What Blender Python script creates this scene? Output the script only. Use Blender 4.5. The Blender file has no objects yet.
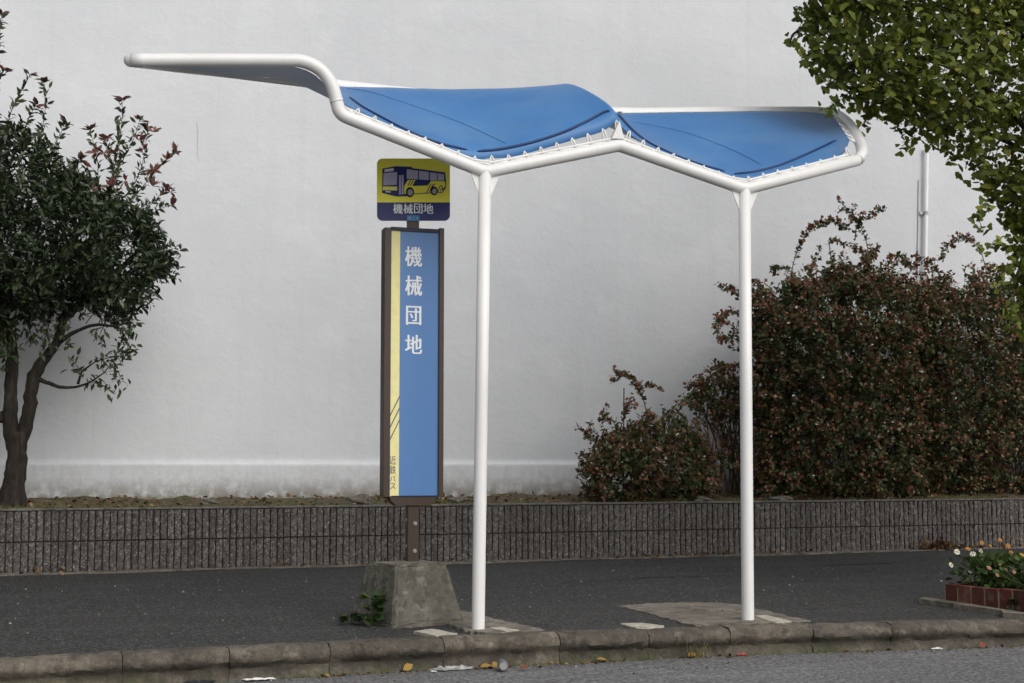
import bpy, bmesh, math, random
import numpy as np
from mathutils import Vector, Matrix
from mathutils.bvhtree import BVHTree

random.seed(7)
rng = np.random.RandomState(11)
scene = bpy.context.scene
COL = scene.collection

# ------------------------------------------------------------------ camera
F = 1500.0; CX, CY = 512.0, 341.5
PITCH = math.atan(121.5 / F)
YAW = math.atan(F / (4188 * math.cos(PITCH)))
EYE = 0.98
CAM = np.array([0.0, 0.0, EYE])
FWD = np.array([math.sin(YAW) * math.cos(PITCH), math.cos(YAW) * math.cos(PITCH), math.sin(PITCH)])
RGT = np.array([math.cos(YAW), -math.sin(YAW), 0.0])
UPV = np.cross(RGT, FWD)
cd = bpy.data.cameras.new("camera"); cam = bpy.data.objects.new("camera", cd); COL.objects.link(cam)
cam.location = CAM; cam.rotation_euler = (math.pi / 2 + PITCH, 0, -YAW)
cd.sensor_width = 36; cd.lens = F / 1024 * 36; cd.clip_end = 1500; cd.clip_start = 0.05
scene.camera = cam

# ------------------------------------------------------------------ light
SUN = Vector((0.28, -0.78, 0.70)).normalized()
world = bpy.data.worlds.new("World"); scene.world = world; world.use_nodes = True
wn = world.node_tree; wn.nodes.clear()
sky = wn.nodes.new('ShaderNodeTexSky'); sky.sky_type = 'NISHITA'; sky.sun_disc = False
sky.sun_elevation = math.asin(SUN.z); sky.sun_rotation = math.atan2(SUN.x, SUN.y)
sky.air_density = 1.0; sky.dust_density = 4.0; sky.ozone_density = 1.0
hs = wn.nodes.new('ShaderNodeHueSaturation'); hs.inputs['Saturation'].default_value = 0.27
bg = wn.nodes.new('ShaderNodeBackground'); bg.inputs['Strength'].default_value = 0.11
wo = wn.nodes.new('ShaderNodeOutputWorld')
wn.links.new(sky.outputs[0], hs.inputs['Color']); wn.links.new(hs.outputs[0], bg.inputs[0]); wn.links.new(bg.outputs[0], wo.inputs[0])
sd = bpy.data.lights.new("sun", 'SUN'); sd.energy = 0.8; sd.angle = math.radians(70); sd.color = (1.0, 0.975, 0.94)
so = bpy.data.objects.new("sun", sd); COL.objects.link(so); so.rotation_euler = SUN.to_track_quat('Z', 'Y').to_euler(); so.location = (5, -5, 12)
scene.view_settings.view_transform = 'Standard'; scene.view_settings.look = 'None'
scene.view_settings.gamma = 1; scene.view_settings.use_curve_mapping = False
scene.view_settings.exposure = 0.34

# ------------------------------------------------------------------ geometry helpers
def ray(px, py):
    d = FWD * F + RGT * (px - CX) - UPV * (py - CY)
    return d / np.linalg.norm(d)
def on_plane(px, py, p0, n):
    d = ray(px, py); p0 = np.asarray(p0, float); n = np.asarray(n, float)
    return CAM + d * (np.dot(p0 - CAM, n) / np.dot(d, n))
SLOPE = 0.02; Y0 = 8.0
PAV_N = np.array([0, -SLOPE, 1.0])
def pav(y): return SLOPE * (y - Y0)
def on_pav(px, py, dz=0.0):
    return on_plane(px, py, (0, Y0, dz), PAV_N)

class MB:
    def __init__(s): s.v = []; s.f = []; s.m = []
    def add(s, vs, fs, mi=0):
        o = len(s.v); s.v += [tuple(float(c) for c in v) for v in vs]
        s.f += [tuple(i + o for i in f) for f in fs]; s.m += [mi] * len(fs)
    def box(s, c, size, mi=0, ex=(1, 0, 0), ey=(0, 1, 0), ez=(0, 0, 1)):
        c = np.asarray(c, float); ex, ey, ez = [np.asarray(e, float) for e in (ex, ey, ez)]
        hx, hy, hz = [q / 2 for q in size]
        vs = [c + ex * a * hx + ey * b * hy + ez * d * hz for d in (-1, 1) for b in (-1, 1) for a in (-1, 1)]
        s.add(vs, [(0, 2, 3, 1), (4, 5, 7, 6), (0, 1, 5, 4), (2, 6, 7, 3), (0, 4, 6, 2), (1, 3, 7, 5)], mi)
    def prism(s, poly, ext, mi=0):
        poly = [np.asarray(p, float) for p in poly]; ext = np.asarray(ext, float); n = len(poly)
        vs = poly + [p + ext for p in poly]
        fs = [tuple(range(n - 1, -1, -1)), tuple(range(n, 2 * n))] + [(i, (i + 1) % n, n + (i + 1) % n, n + i) for i in range(n)]
        s.add(vs, fs, mi)
    def tube(s, pts, r, seg=10, caps=True, mi=0):
        pts = [np.asarray(p, float) for p in pts]; n = len(pts)
        rs = [r] * n if np.isscalar(r) else list(r)
        tang = []
        for i in range(n):
            a = pts[max(i - 1, 0)]; b = pts[min(i + 1, n - 1)]
            t = b - a; tang.append(t / (np.linalg.norm(t) + 1e-12))
        ref = np.array([0, 0, 1.0]) if abs(tang[0][2]) < .9 else np.array([1.0, 0, 0])
        u = np.cross(tang[0], ref); u /= np.linalg.norm(u)
        vs = []
        for i in range(n):
            t = tang[i]; u = u - t * np.dot(u, t); u /= (np.linalg.norm(u) + 1e-12); w = np.cross(t, u)
            for k in range(seg):
                a = 2 * math.pi * k / seg
                vs.append(pts[i] + (u * math.cos(a) + w * math.sin(a)) * rs[i])
        fs = [(i * seg + k, i * seg + (k + 1) % seg, (i + 1) * seg + (k + 1) % seg, (i + 1) * seg + k) for i in range(n - 1) for k in range(seg)]
        if caps: fs += [tuple(range(seg - 1, -1, -1)), tuple((n - 1) * seg + k for k in range(seg))]
        s.add(vs, fs, mi)
    def build(s, name, mats, parent=None, smooth=False, bevel=0, kind=None):
        me = bpy.data.meshes.new(name); me.from_pydata(s.v, [], s.f); me.update()
        return finish(me, name, mats, parent, smooth, bevel, s.m, kind)

def finish(me, name, mats, parent=None, smooth=False, bevel=0, mi=None, kind=None):
    if not isinstance(mats, (list, tuple)): mats = [mats]
    for m in mats: me.materials.append(m)
    if mi is not None and len(mats) > 1: me.polygons.foreach_set('material_index', mi)
    bm = bmesh.new(); bm.from_mesh(me); bmesh.ops.recalc_face_normals(bm, faces=bm.faces); bm.to_mesh(me); bm.free()
    if smooth: me.polygons.foreach_set('use_smooth', [True] * len(me.polygons))
    o = bpy.data.objects.new(name, me); COL.objects.link(o)
    if parent is not None:
        o.parent = parent; o.matrix_parent_inverse = Matrix.Translation(-Vector(parent['_loc'])) if '_loc' in parent else Matrix.Identity(4)
    if bevel:
        b = o.modifiers.new('bevel', 'BEVEL'); b.width = bevel; b.segments = 2; b.limit_method = 'ANGLE'
    if kind: o['kind'] = kind
    return o

def thing(name, label, cat, loc=(0, 0, 0), group=None):
    o = bpy.data.objects.new(name, None); COL.objects.link(o); o.location = loc; o.empty_display_size = 0.1
    o['label'] = label; o['category'] = cat; o['_loc'] = [float(c) for c in loc]
    if group: o['group'] = group
    return o
def tag(o, label, cat, group=None):
    o['label'] = label; o['category'] = cat
    if group: o['group'] = group
    return o

def scatter(name, tv, tf, pos, rot, scl, mats, parent=None, smooth=False, kind=None):
    """many copies of a small template (leaves) as ONE mesh: pos (N,3), rot (N,3,3) columns = axes, scl (N,) or (N,3)"""
    tv = np.asarray(tv, float); N = len(pos); nv = len(tv)
    scl = np.asarray(scl, float)
    if scl.ndim == 1: scl = np.repeat(scl[:, None], 3, 1)
    V = np.einsum('nij,nkj->nki', rot, tv[None] * scl[:, None, :]) + np.asarray(pos)[:, None, :]
    V = V.reshape(-1, 3)
    ls = np.array([len(f) for f in tf]); flat = np.concatenate([np.array(f) for f in tf])
    loops = (flat[None] + (np.arange(N) * nv)[:, None]).ravel()
    starts0 = np.concatenate([[0], np.cumsum(ls)[:-1]])
    starts = (starts0[None] + (np.arange(N) * ls.sum())[:, None]).ravel()
    me = bpy.data.meshes.new(name)
    me.vertices.add(len(V)); me.vertices.foreach_set('co', V.ravel())
    me.loops.add(len(loops)); me.loops.foreach_set('vertex_index', loops.astype(np.int32))
    me.polygons.add(len(starts)); me.polygons.foreach_set('loop_start', starts.astype(np.int32))
    me.update(calc_edges=True); me.validate()
    if not isinstance(mats, (list, tuple)): mats = [mats]
    for m in mats: me.materials.append(m)
    if smooth: me.polygons.foreach_set('use_smooth', [True] * len(me.polygons))
    o = bpy.data.objects.new(name, me); COL.objects.link(o)
    if parent is not None:
        o.parent = parent; o.matrix_parent_inverse = Matrix.Translation(-Vector(parent['_loc']))
    if kind: o['kind'] = kind
    return o

def catmull(P, n):
    P = [np.asarray(p, float) for p in P]; out = []
    Q = [2 * P[0] - P[1]] + P + [2 * P[-1] - P[-2]]
    for i in range(1, len(Q) - 2):
        for k in range(n):
            t = k / n; p0, p1, p2, p3 = Q[i - 1:i + 3]
            out.append(.5 * ((2 * p1) + (-p0 + p2) * t + (2 * p0 - 5 * p1 + 4 * p2 - p3) * t * t + (-p0 + 3 * p1 - 3 * p2 + p3) * t ** 3))
    out.append(P[-1]); return out
def fillet(P, rad, n=6):
    """polyline with rounded corners"""
    P = [np.asarray(p, float) for p in P]; out = [P[0]]
    for i in range(1, len(P) - 1):
        r = rad[i] if not np.isscalar(rad) else rad
        a = P[i] + (P[i - 1] - P[i]) * min(.49, r / np.linalg.norm(P[i - 1] - P[i])); b = P[i] + (P[i + 1] - P[i]) * min(.49, r / np.linalg.norm(P[i + 1] - P[i]))
        for k in range(n + 1):
            t = k / n; out.append((1 - t) ** 2 * a + 2 * t * (1 - t) * P[i] + t * t * b)
    out.append(P[-1]); return out
def unit(a): return a / (np.linalg.norm(a, axis=-1, keepdims=True) + 1e-9)
def frames(axis, nrm):
    """rotation with local +y along axis and local +z near nrm"""
    y = unit(axis); x = unit(np.cross(y, nrm)); z = np.cross(x, y)
    return np.stack([x, y, z], axis=2)

# ------------------------------------------------------------------ material helper
class Mat:
    def __init__(s, name, rough=0.6, spec=0.3):
        s.m = bpy.data.materials.new(name); s.m.use_nodes = True; s.t = s.m.node_tree
        s.b = s.t.nodes['Principled BSDF']; s.b.inputs['Roughness'].default_value = rough
        s.b.inputs['Specular IOR Level'].default_value = spec; s.bump_prev = None
    def n(s, typ, **kw):
        nd = s.t.nodes.new(typ)
        for k, v in kw.items():
            if k.startswith('i_'):
                key = k[2:].replace('_', ' '); nd.inputs[key].default_value = v
            else: setattr(nd, k, v)
        return nd
    def l(s, a, b): s.t.links.new(a, b)
    def coord(s, scale=(1, 1, 1)):
        tc = s.n('ShaderNodeTexCoord'); mp = s.n('ShaderNodeMapping'); mp.inputs['Scale'].default_value = scale
        s.l(tc.outputs['Object'], mp.inputs['Vector']); return mp.outputs[0]
    def noise(s, scale, detail=4, rough=.55, coord=None):
        nd = s.n('ShaderNodeTexNoise'); nd.inputs['Scale'].default_value = scale; nd.inputs['Detail'].default_value = detail; nd.inputs['Roughness'].default_value = rough
        s.l(coord or s.coord(), nd.inputs['Vector']); return nd.outputs['Fac']
    def ramp(s, fac, stops, interp='LINEAR'):
        r = s.n('ShaderNodeValToRGB'); r.color_ramp.interpolation = interp
        while len(r.color_ramp.elements) < len(stops): r.color_ramp.elements.new(0.5)
        for e, (p, c) in zip(r.color_ramp.elements, stops):
            e.position = p; e.color = (*c, 1) if len(c) == 3 else c
        s.l(fac, r.inputs['Fac']); return r.outputs['Color']
    def mix(s, fac, a, b, mode='MIX'):
        m = s.n('ShaderNodeMix', data_type='RGBA', blend_type=mode)
        for sock, val in ((m.inputs[0], fac), (m.inputs[6], a), (m.inputs[7], b)):
            if isinstance(val, (int, float)): sock.default_value = val
            elif isinstance(val, tuple): sock.default_value = (*val, 1)
            else: s.l(val, sock)
        return m.outputs[2]
    def col(s, c):
        if isinstance(c, tuple): s.b.inputs['Base Color'].default_value = (*c, 1)
        else: s.l(c, s.b.inputs['Base Color'])
        return s
    def bump(s, fac, strength=.3, dist=.01):
        b = s.n('ShaderNodeBump'); b.inputs['Strength'].default_value = strength; b.inputs['Distance'].default_value = dist
        s.l(fac, b.inputs['Height'])
        if s.bump_prev is not None: s.l(s.bump_prev, b.inputs['Normal'])
        s.bump_prev = b.outputs[0]; s.l(b.outputs[0], s.b.inputs['Normal']); return s
    def zpos(s):
        tc = s.n('ShaderNodeTexCoord'); sp = s.n('ShaderNodeSeparateXYZ'); s.l(tc.outputs['Object'], sp.inputs[0]); return sp.outputs
    def math(s, op, a, b=0.0, clamp=False):
        m = s.n('ShaderNodeMath', operation=op, use_clamp=clamp)
        for sock, val in zip(m.inputs, (a, b)):
            if isinstance(val, (int, float)): sock.default_value = val
            else: s.l(val, sock)
        return m.outputs[0]
    def rng(s, v, a, b, c=0.0, d=1.0):
        m = s.n('ShaderNodeMapRange'); m.inputs[1].default_value = a; m.inputs[2].default_value = b; m.inputs[3].default_value = c; m.inputs[4].default_value = d
        s.l(v, m.inputs[0]); return m.outputs[0]

def plain(name, c, rough=.5, spec=.3, var=.12, scale=20, bump=.0):
    M = Mat(name, rough, spec); nz = M.noise(scale)
    M.col(M.ramp(nz, [(.3, tuple(q * (1 - var) for q in c)), (.7, tuple(min(1, q * (1 + var)) for q in c))]))
    if bump: M.bump(M.noise(scale * 4), bump, .004)
    return M.m

def leafmat(name, stops, rough=.45, spec=.35, trans=.25):
    M = Mat(name, rough, spec)
    g = M.n('ShaderNodeNewGeometry')
    c = M.ramp(g.outputs['Random Per Island'], stops)
    M.col(c)
    tr = M.n('ShaderNodeBsdfTranslucent'); M.l(c, tr.inputs[0])
    mx = M.n('ShaderNodeMixShader'); mx.inputs[0].default_value = trans
    out = M.t.nodes['Material Output']; M.l(M.b.outputs[0], mx.inputs[1]); M.l(tr.outputs[0], mx.inputs[2]); M.l(mx.outputs[0], out.inputs[0])
    return M.m

# ------------------------------------------------------------------ materials
def m_wall():
    M = Mat('white_painted_plaster', .7, .25)
    big = M.noise(.6, 5, .6); mid = M.noise(16, 5, .7, M.coord((1, 1, .8))); streak = M.noise(1.0, 5, .6, M.coord((5, 5, .35)))
    c = M.ramp(big, [(.3, (.585, .602, .626)), (.7, (.655, .670, .690))])
    run = M.noise(1.0, 5, .6, M.coord((9, 9, .18)))
    c = M.mix(M.rng(run, .58, .72, 0, .16), c, (.50, .50, .50)); c = M.mix(M.rng(M.noise(1.7, 6, .7), .54, .64, 0, .22), c, (.74, .755, .77))
    c = M.mix(M.rng(streak, .5, .8, 0, .22), c, (.53, .54, .552))
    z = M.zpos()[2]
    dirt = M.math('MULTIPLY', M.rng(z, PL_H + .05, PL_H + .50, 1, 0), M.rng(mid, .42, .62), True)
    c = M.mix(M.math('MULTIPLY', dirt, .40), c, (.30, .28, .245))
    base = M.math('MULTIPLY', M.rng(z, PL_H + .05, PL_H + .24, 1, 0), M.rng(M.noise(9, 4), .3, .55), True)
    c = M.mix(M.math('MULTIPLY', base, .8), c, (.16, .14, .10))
    M.col(c)
    M.bump(M.noise(2.2, 5, .6, M.coord((1, 1, 1.6))), .15, .06); M.bump(M.noise(15, 5, .65), .24, .013); M.bump(M.noise(42, 4, .7), .28, .006)
    return M.m
def m_asphalt(name, base, speck, dark, k=1.0):
    M = Mat(name, .85, .25)
    nz = M.noise(.9, 6, .65, M.coord((.6, 1.3, 1))); fine = M.noise(220, 3, .7)
    c = M.ramp(nz, [(.3, tuple(q * .82 for q in base)), (.5, base), (.72, tuple(q * 1.25 for q in base))])
    c = M.mix(M.rng(fine, .42, .62, 0, .55), c, dark)
    vo = M.n('ShaderNodeTexVoronoi'); vo.inputs['Scale'].default_value = 70; M.l(M.coord((1, .45, 1)), vo.inputs['Vector'])
    sp = M.n('ShaderNodeSeparateColor'); M.l(vo.outputs['Color'], sp.inputs[0])
    pick = M.rng(sp.outputs[0], .70, .74); rad = M.rng(vo.outputs['Distance'], .28, .40, 1, 0)
    c = M.mix(M.math('MULTIPLY', M.math('MULTIPLY', pick, rad), M.rng(sp.outputs[1], 0, 1, .15, .9)), c, speck)
    gr = M.noise(48, 3, .75, M.coord((1, .32, 1)))
    c = M.mix(M.rng(gr, .36, .50, .8 * k, 0), c, tuple(q * .42 for q in base)); c = M.mix(M.rng(gr, .53, .68, 0, .75 * k), c, tuple(q * 2.3 for q in base))
    patch = M.noise(2.2, 6, .65, M.coord((.30, 1.0, 1)))
    c = M.mix(M.rng(patch, .50, .66, 0, .55), c, tuple(q * 2.0 for q in base))
    mid = M.noise(38, 4, .7)
    c = M.mix(M.rng(mid, .40, .52, .75, 0), c, tuple(q * .45 for q in base)); c = M.mix(M.rng(mid, .50, .64, 0, .7), c, tuple(q * 2.3 for q in base))
    mid2 = M.noise(85, 3, .7)
    c = M.mix(M.rng(mid2, .38, .5, .7, 0), c, tuple(q * .4 for q in base)); c = M.mix(M.rng(mid2, .54, .66, 0, .6), c, tuple(q * 2.4 for q in base))
    M.col(c)
    M.bump(vo.outputs['Distance'], .5, .006); M.bump(fine, .4, .004)
    return M.m
def m_concrete(name, base, moss=0.0, zlo=-.25, zhi=.0, dark=.5, spots=.3, dark_band=None, tint=False):
    M = Mat(name, .85, .2)
    a = M.noise(3.5, 6, .65); b = M.noise(40, 4, .6)
    c = M.ramp(a, [(.28, tuple(q * dark for q in base)), (.52, base), (.75, tuple(q * 1.3 for q in base))])
    c = M.mix(M.rng(b, .45, .7, 0, .5), c, tuple(q * .45 for q in base))
    st = M.noise(2.2, 5, .65, M.coord((6, 6, .8)))
    c = M.mix(M.rng(st, .52, .7, 0, .55), c, tuple(q * .35 for q in base))
    vo = M.n('ShaderNodeTexVoronoi'); vo.inputs['Scale'].default_value = 70; M.l(M.coord(), vo.inputs['Vector'])
    sp = M.n('ShaderNodeSeparateColor'); M.l(vo.outputs['Color'], sp.inputs[0])
    pk = M.math('MULTIPLY', M.rng(sp.outputs[0], .75, .8), M.rng(vo.outputs['Distance'], .3, .42, 1, 0))
    c = M.mix(M.math('MULTIPLY', pk, spots), c, tuple(q * 1.7 for q in base))
    blot = M.noise(7, 6, .75); c = M.mix(M.rng(blot, .46, .60, 0, .8), c, tuple(q * .30 for q in base)); c = M.mix(M.rng(M.noise(11, 5, .7), .55, .7, 0, .6), c, tuple(q * 1.75 for q in base))
    if dark_band:  # darkens the concrete between given heights, strength varied by noise
        zz = M.zpos()[2]; gb = M.math('MULTIPLY', M.rng(zz, dark_band[0], dark_band[1], 0, 1), M.rng(zz, dark_band[1], dark_band[2], 1, 0), True)
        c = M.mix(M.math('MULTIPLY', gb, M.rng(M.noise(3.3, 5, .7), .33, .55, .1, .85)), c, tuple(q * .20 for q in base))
    if tint:
        g = M.n('ShaderNodeNewGeometry'); c = M.mix(1.0, c, M.ramp(g.outputs['Random Per Island'], [(0, (.80, .79, .77)), (.5, (.97, .96, .95)), (1, (1.12, 1.09, 1.04))]), 'MULTIPLY')
    if moss:
        mo = M.math('MULTIPLY', M.rng(M.noise(2.7, 5, .7), .46, .62), M.rng(M.zpos()[2], zlo, zhi, 1, 0), True)
        c = M.mix(M.math('MULTIPLY', mo, moss), c, (.05, .062, .022))
    M.col(c); M.bump(a, .3, .02); M.bump(b, .7, .008); M.bump(M.noise(90, 3, .7), .5, .004)
    return M.m
def m_splitblock():
    M = Mat('split_face_block', .85, .25)
    a = M.noise(1.5, 5, .6); b = M.noise(60, 4, .6)
    c = M.ramp(b, [(.3, (.045, .040, .036)), (.5, (.105, .095, .088)), (.7, (.20, .186, .175))])
    c = M.mix(M.rng(a, .35, .7, 0, .5), c, (.085, .073, .065))
    vo = M.n('ShaderNodeTexVoronoi'); vo.inputs['Scale'].default_value = 62; M.l(M.coord(), vo.inputs['Vector'])
    sp = M.n('ShaderNodeSeparateColor'); M.l(vo.outputs['Color'], sp.inputs[0])
    pk = M.math('MULTIPLY', M.rng(sp.outputs[0], .68, .74), M.rng(vo.outputs['Distance'], .3, .45, 1, 0))
    c = M.mix(M.math('MULTIPLY', pk, .6), c, (.36, .345, .33))
    g = M.n('ShaderNodeNewGeometry'); c = M.mix(1.0, c, M.ramp(g.outputs['Random Per Island'], [(0, (.84, .83, .82)), (.5, (1, 1, 1)), (1, (1.14, 1.13, 1.12))]), 'MULTIPLY')
    ls = M.noise(.8, 5, .7, M.coord((1, 1, .5))); c = M.mix(M.rng(ls, .5, .68, 0, .5), c, (.07, .066, .055))
    M.col(c); M.bump(b, .6, .008); return M.m
def m_soil():
    M = Mat('dry_soil', .95, .1); a = M.noise(14, 6, .7); b = M.noise(2, 4)
    c = M.ramp(a, [(.3, (.05, .037, .025)), (.55, (.12, .092, .062)), (.75, (.21, .17, .12))])
    c = M.mix(M.rng(b, .45, .62, 0, .55), c, (.075, .095, .03)); M.col(c); M.bump(a, .8, .03); return M.m
def m_bark():
    M = Mat('grey_brown_bark', .9, .15); a = M.noise(9, 6, .7, M.coord((3, 3, .6))); b = M.noise(50, 4)
    c = M.ramp(a, [(.3, (.016, .013, .010)), (.55, (.036, .030, .025)), (.75, (.075, .066, .056))]); M.col(c)
    M.bump(a, .8, .03); M.bump(b, .4, .006); return M.m
def m_paint(name, c, rough=.35):
    M = Mat(name, rough, .4); a = M.noise(3, 5, .6); st = M.noise(3, 5, .6, M.coord((12, 12, .5)))
    k = M.ramp(a, [(.3, tuple(q * .94 for q in c)), (.7, c)])
    k = M.mix(M.rng(st, .56, .75, 0, .3), k, tuple(q * .72 for q in c)); M.col(k); M.bump(M.noise(150, 2), .04, .002); return M.m
def m_membrane():
    M = Mat('blue_coated_fabric', .42, .45); a = M.noise(2.0, 5, .6); b = M.noise(7, 4, .6)
    c = M.ramp(a, [(.3, (.046, .188, .46)), (.7, (.066, .232, .52))])
    c = M.mix(M.rng(b, .5, .75, 0, .12), c, (.20, .30, .45)); c = M.mix(M.rng(M.noise(1.6, 6, .7, M.coord((1.2, 3, 3))), .47, .66, 0, .30), c, (.17, .30, .47)); M.col(c)
    M.b.inputs['Sheen Weight'].default_value = .25; M.b.inputs['Sheen Roughness'].default_value = .4
    M.bump(M.noise(3, 3), .06, .03); translucent(M, (.30, .45, .72), .20); return M.m
def translucent(M, c, f):
    tr = M.n('ShaderNodeBsdfTranslucent')
    if isinstance(c, tuple): tr.inputs[0].default_value = (*c, 1)
    else: M.l(c, tr.inputs[0])
    mx = M.n('ShaderNodeMixShader'); mx.inputs[0].default_value = f
    out = M.t.nodes['Material Output']; M.l(M.b.outputs[0], mx.inputs[1]); M.l(tr.outputs[0], mx.inputs[2]); M.l(mx.outputs[0], out.inputs[0])
def m_under():
    M = Mat('grey_fabric_underside', .6, .2); c = M.ramp(M.noise(2, 4), [(.3, (.62, .63, .65)), (.7, (.70, .71, .73))]); M.col(c); translucent(M, (.70, .72, .76), .22); return M.m
def m_brick():
    M = Mat('red_brick', .8, .25); g = M.n('ShaderNodeNewGeometry')
    c = M.ramp(g.outputs['Random Per Island'], [(0, (.06, .022, .017)), (.35, (.105, .029, .02)), (.7, (.15, .040, .027)), (1, (.075, .032, .026))])
    c = M.mix(M.rng(M.noise(25, 5), .45, .7, 0, .6), c, (.05, .025, .02)); c = M.mix(M.rng(M.noise(9, 4), .56, .7, 0, .3), c, (.28, .24, .2))
    M.col(c); M.bump(M.noise(60), .4, .005); return M.m

PAVE = m_asphalt('dark_asphalt', (.038, .037, .036), (.38, .39, .37), (.014, .014, .014))
ROAD = m_asphalt('grey_asphalt', (.140, .139, .138), (.40, .355, .35), (.07, .07, .07), .45)
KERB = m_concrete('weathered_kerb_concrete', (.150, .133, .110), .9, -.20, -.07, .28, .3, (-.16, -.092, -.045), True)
BASEC = m_concrete('mossy_cast_concrete', (.175, .162, .135), .5, .45, 0.0, .26, .2)
PATCH = m_concrete('pale_patch_concrete', (.225, .20, .165), 0)
GUTTER = m_concrete('gutter_concrete', (.20, .18, .15), 0)
BLOCK = m_splitblock(); SOIL = m_soil(); BARK = m_bark()
COPE = m_concrete('coping_concrete', (.17, .16, .145), 0)
WHITE = m_paint('white_gloss_paint', (.76, .755, .74)); PIPEW = m_paint('white_pipe_paint', (.74, .745, .75), .5)
BLUE = m_membrane(); UNDER = m_under()
POCKETSHADE = plain('pocket_edge_shade', (.012, .04, .13), .4)  # fabric pocket edge, its shadow put into the colour as darker blue
CORD = plain('white_cord', (.84, .83, .80), .6)
BROWN = m_paint('brown_anodised', (.048, .029, .018), .4)
SIGNBLUE = m_paint('sign_blue', (.085, .205, .45), .35); SIGNYEL = plain('stripe_yellow', (.80, .73, .34), .4, .3, .06)
PLATEYEL = plain('plate_yellow', (.95, .87, .09), .4, .3, .04); PLATENAVY = plain('plate_navy', (.020, .028, .14), .4, .3, .08)
LETTERW = plain('letter_white', (.78, .80, .82), .4, .3, .03); LETTERD = plain('letter_slate', (.06, .07, .12), .5)
LILAC = plain('window_lilac', (.50, .47, .60), .4, .3, .05); BLACK = plain('drawing_black', (.012, .012, .025), .4)
CYAN = plain('bracket_blue', (.03, .19, .42), .35); STEEL = plain('bolt_steel', (.30, .29, .28), .35, .6)
TILE = plain('pale_tile', (.40, .37, .305), .8, .2, .35, 24, .3)
BRICK = m_brick(); MORTAR = plain('mortar', (.30, .27, .23), .9, .1, .2, 40, .4)

# ------------------------------------------------------------------ layout lines
PL_A = on_pav(0, 573.9); PL_B = on_pav(930, 549.3)             # foot of the planter wall
EX = PL_B - PL_A; EX[2] = 0; EX /= np.linalg.norm(EX); EY = np.array([-EX[1], EX[0], 0.0])
PL_H = on_plane(490, 504.0, PL_A, EY)[2]                        # top of planter wall
PL_Z0 = PL_A[2]
STRIP = 1.75                                                    # planter depth up to the building wall
def W(u, d, z): return np.array([PL_A[0], PL_A[1], 0]) + EX * u + EY * d + np.array([0, 0, z])
def on_wall(px, py, d=STRIP): return on_plane(px, py, W(0, d, 0), EY)
def wall_u(p): return float(np.dot(p - W(0, 0, 0), EX))
U0, U1 = -14.0, 24.0
WALL = m_wall()
kerb_px = [(-160, 667), (0, 657.2), (100, 652), (220, 646.2), (325, 641.3), (440, 636.3), (540, 632.2), (640, 628.7), (720, 626), (800, 623.4), (924, 620.6), (1024, 619), (1200, 617.6)]
kp = np.array([on_pav(*p) for p in kerb_px])
kfit = np.polyfit(kp[:, 0], kp[:, 1], 3)
def kerb_y(x):
    xa, xb = kp[0, 0], kp[-1, 0]
    xc = min(max(x, xa), xb); y = np.polyval(kfit, xc); s = np.polyval(np.polyder(kfit), xc)
    return float(y + s * (x - xc))
def road_z(x): return -0.163 + .002 * (min(max(x, -6), 14) - 2.5)
print('planter', PL_A, PL_B, 'EX', EX, 'H', PL_H, 'kerb', kp[0], kp[5], kp[-1])

# ------------------------------------------------------------------ ground, road, pavement
mb = MB(); mb.box((0, 0, -2.2), (900, 900, .1)); mb.build('ground', SOIL, kind='structure')
mb = MB(); xs = np.concatenate([np.linspace(-40, -6, 6), np.linspace(-5, 14, 77), np.linspace(15, 45, 6)])
vs = []; fs = []
ts = np.concatenate([np.linspace(0, 2, 12), np.linspace(2.5, 40, 8)])
for i, x in enumerate(xs):
    for j, t in enumerate(ts):
        crown = .02 * min(t, 5)
        vs.append((x, kerb_y(x) - .02 - t, road_z(x) + crown + .003 * math.sin(x * 3.1 + j)))
n = len(ts)
fs = [(i * n + j, (i + 1) * n + j, (i + 1) * n + j + 1, i * n + j + 1) for i in range(len(xs) - 1) for j in range(n - 1)]
mb.add(vs, fs); mb.build('road', ROAD, smooth=True, kind='structure')
mb = MB(); vs = []
nj = 14
for i, x in enumerate(xs):
    ya = kerb_y(x); yb = W(0, 0, 0)[1] + (x - PL_A[0]) * EX[1] / EX[0] + .06
    for j in range(nj):
        y = ya + (yb - ya) * j / (nj - 1)
        vs.append((x, y, pav(y) - .004 + .004 * math.sin(x * 1.7 + y * 2.3) + .003 * math.sin(x * 4.1 - y * 3)))
fs = [(i * nj + j, (i + 1) * nj + j, (i + 1) * nj + j + 1, i * nj + j + 1) for i in range(len(xs) - 1) for j in range(nj - 1)]
mb.add(vs, fs); mb.build('pavement', PAVE, smooth=True, kind='structure')

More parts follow.
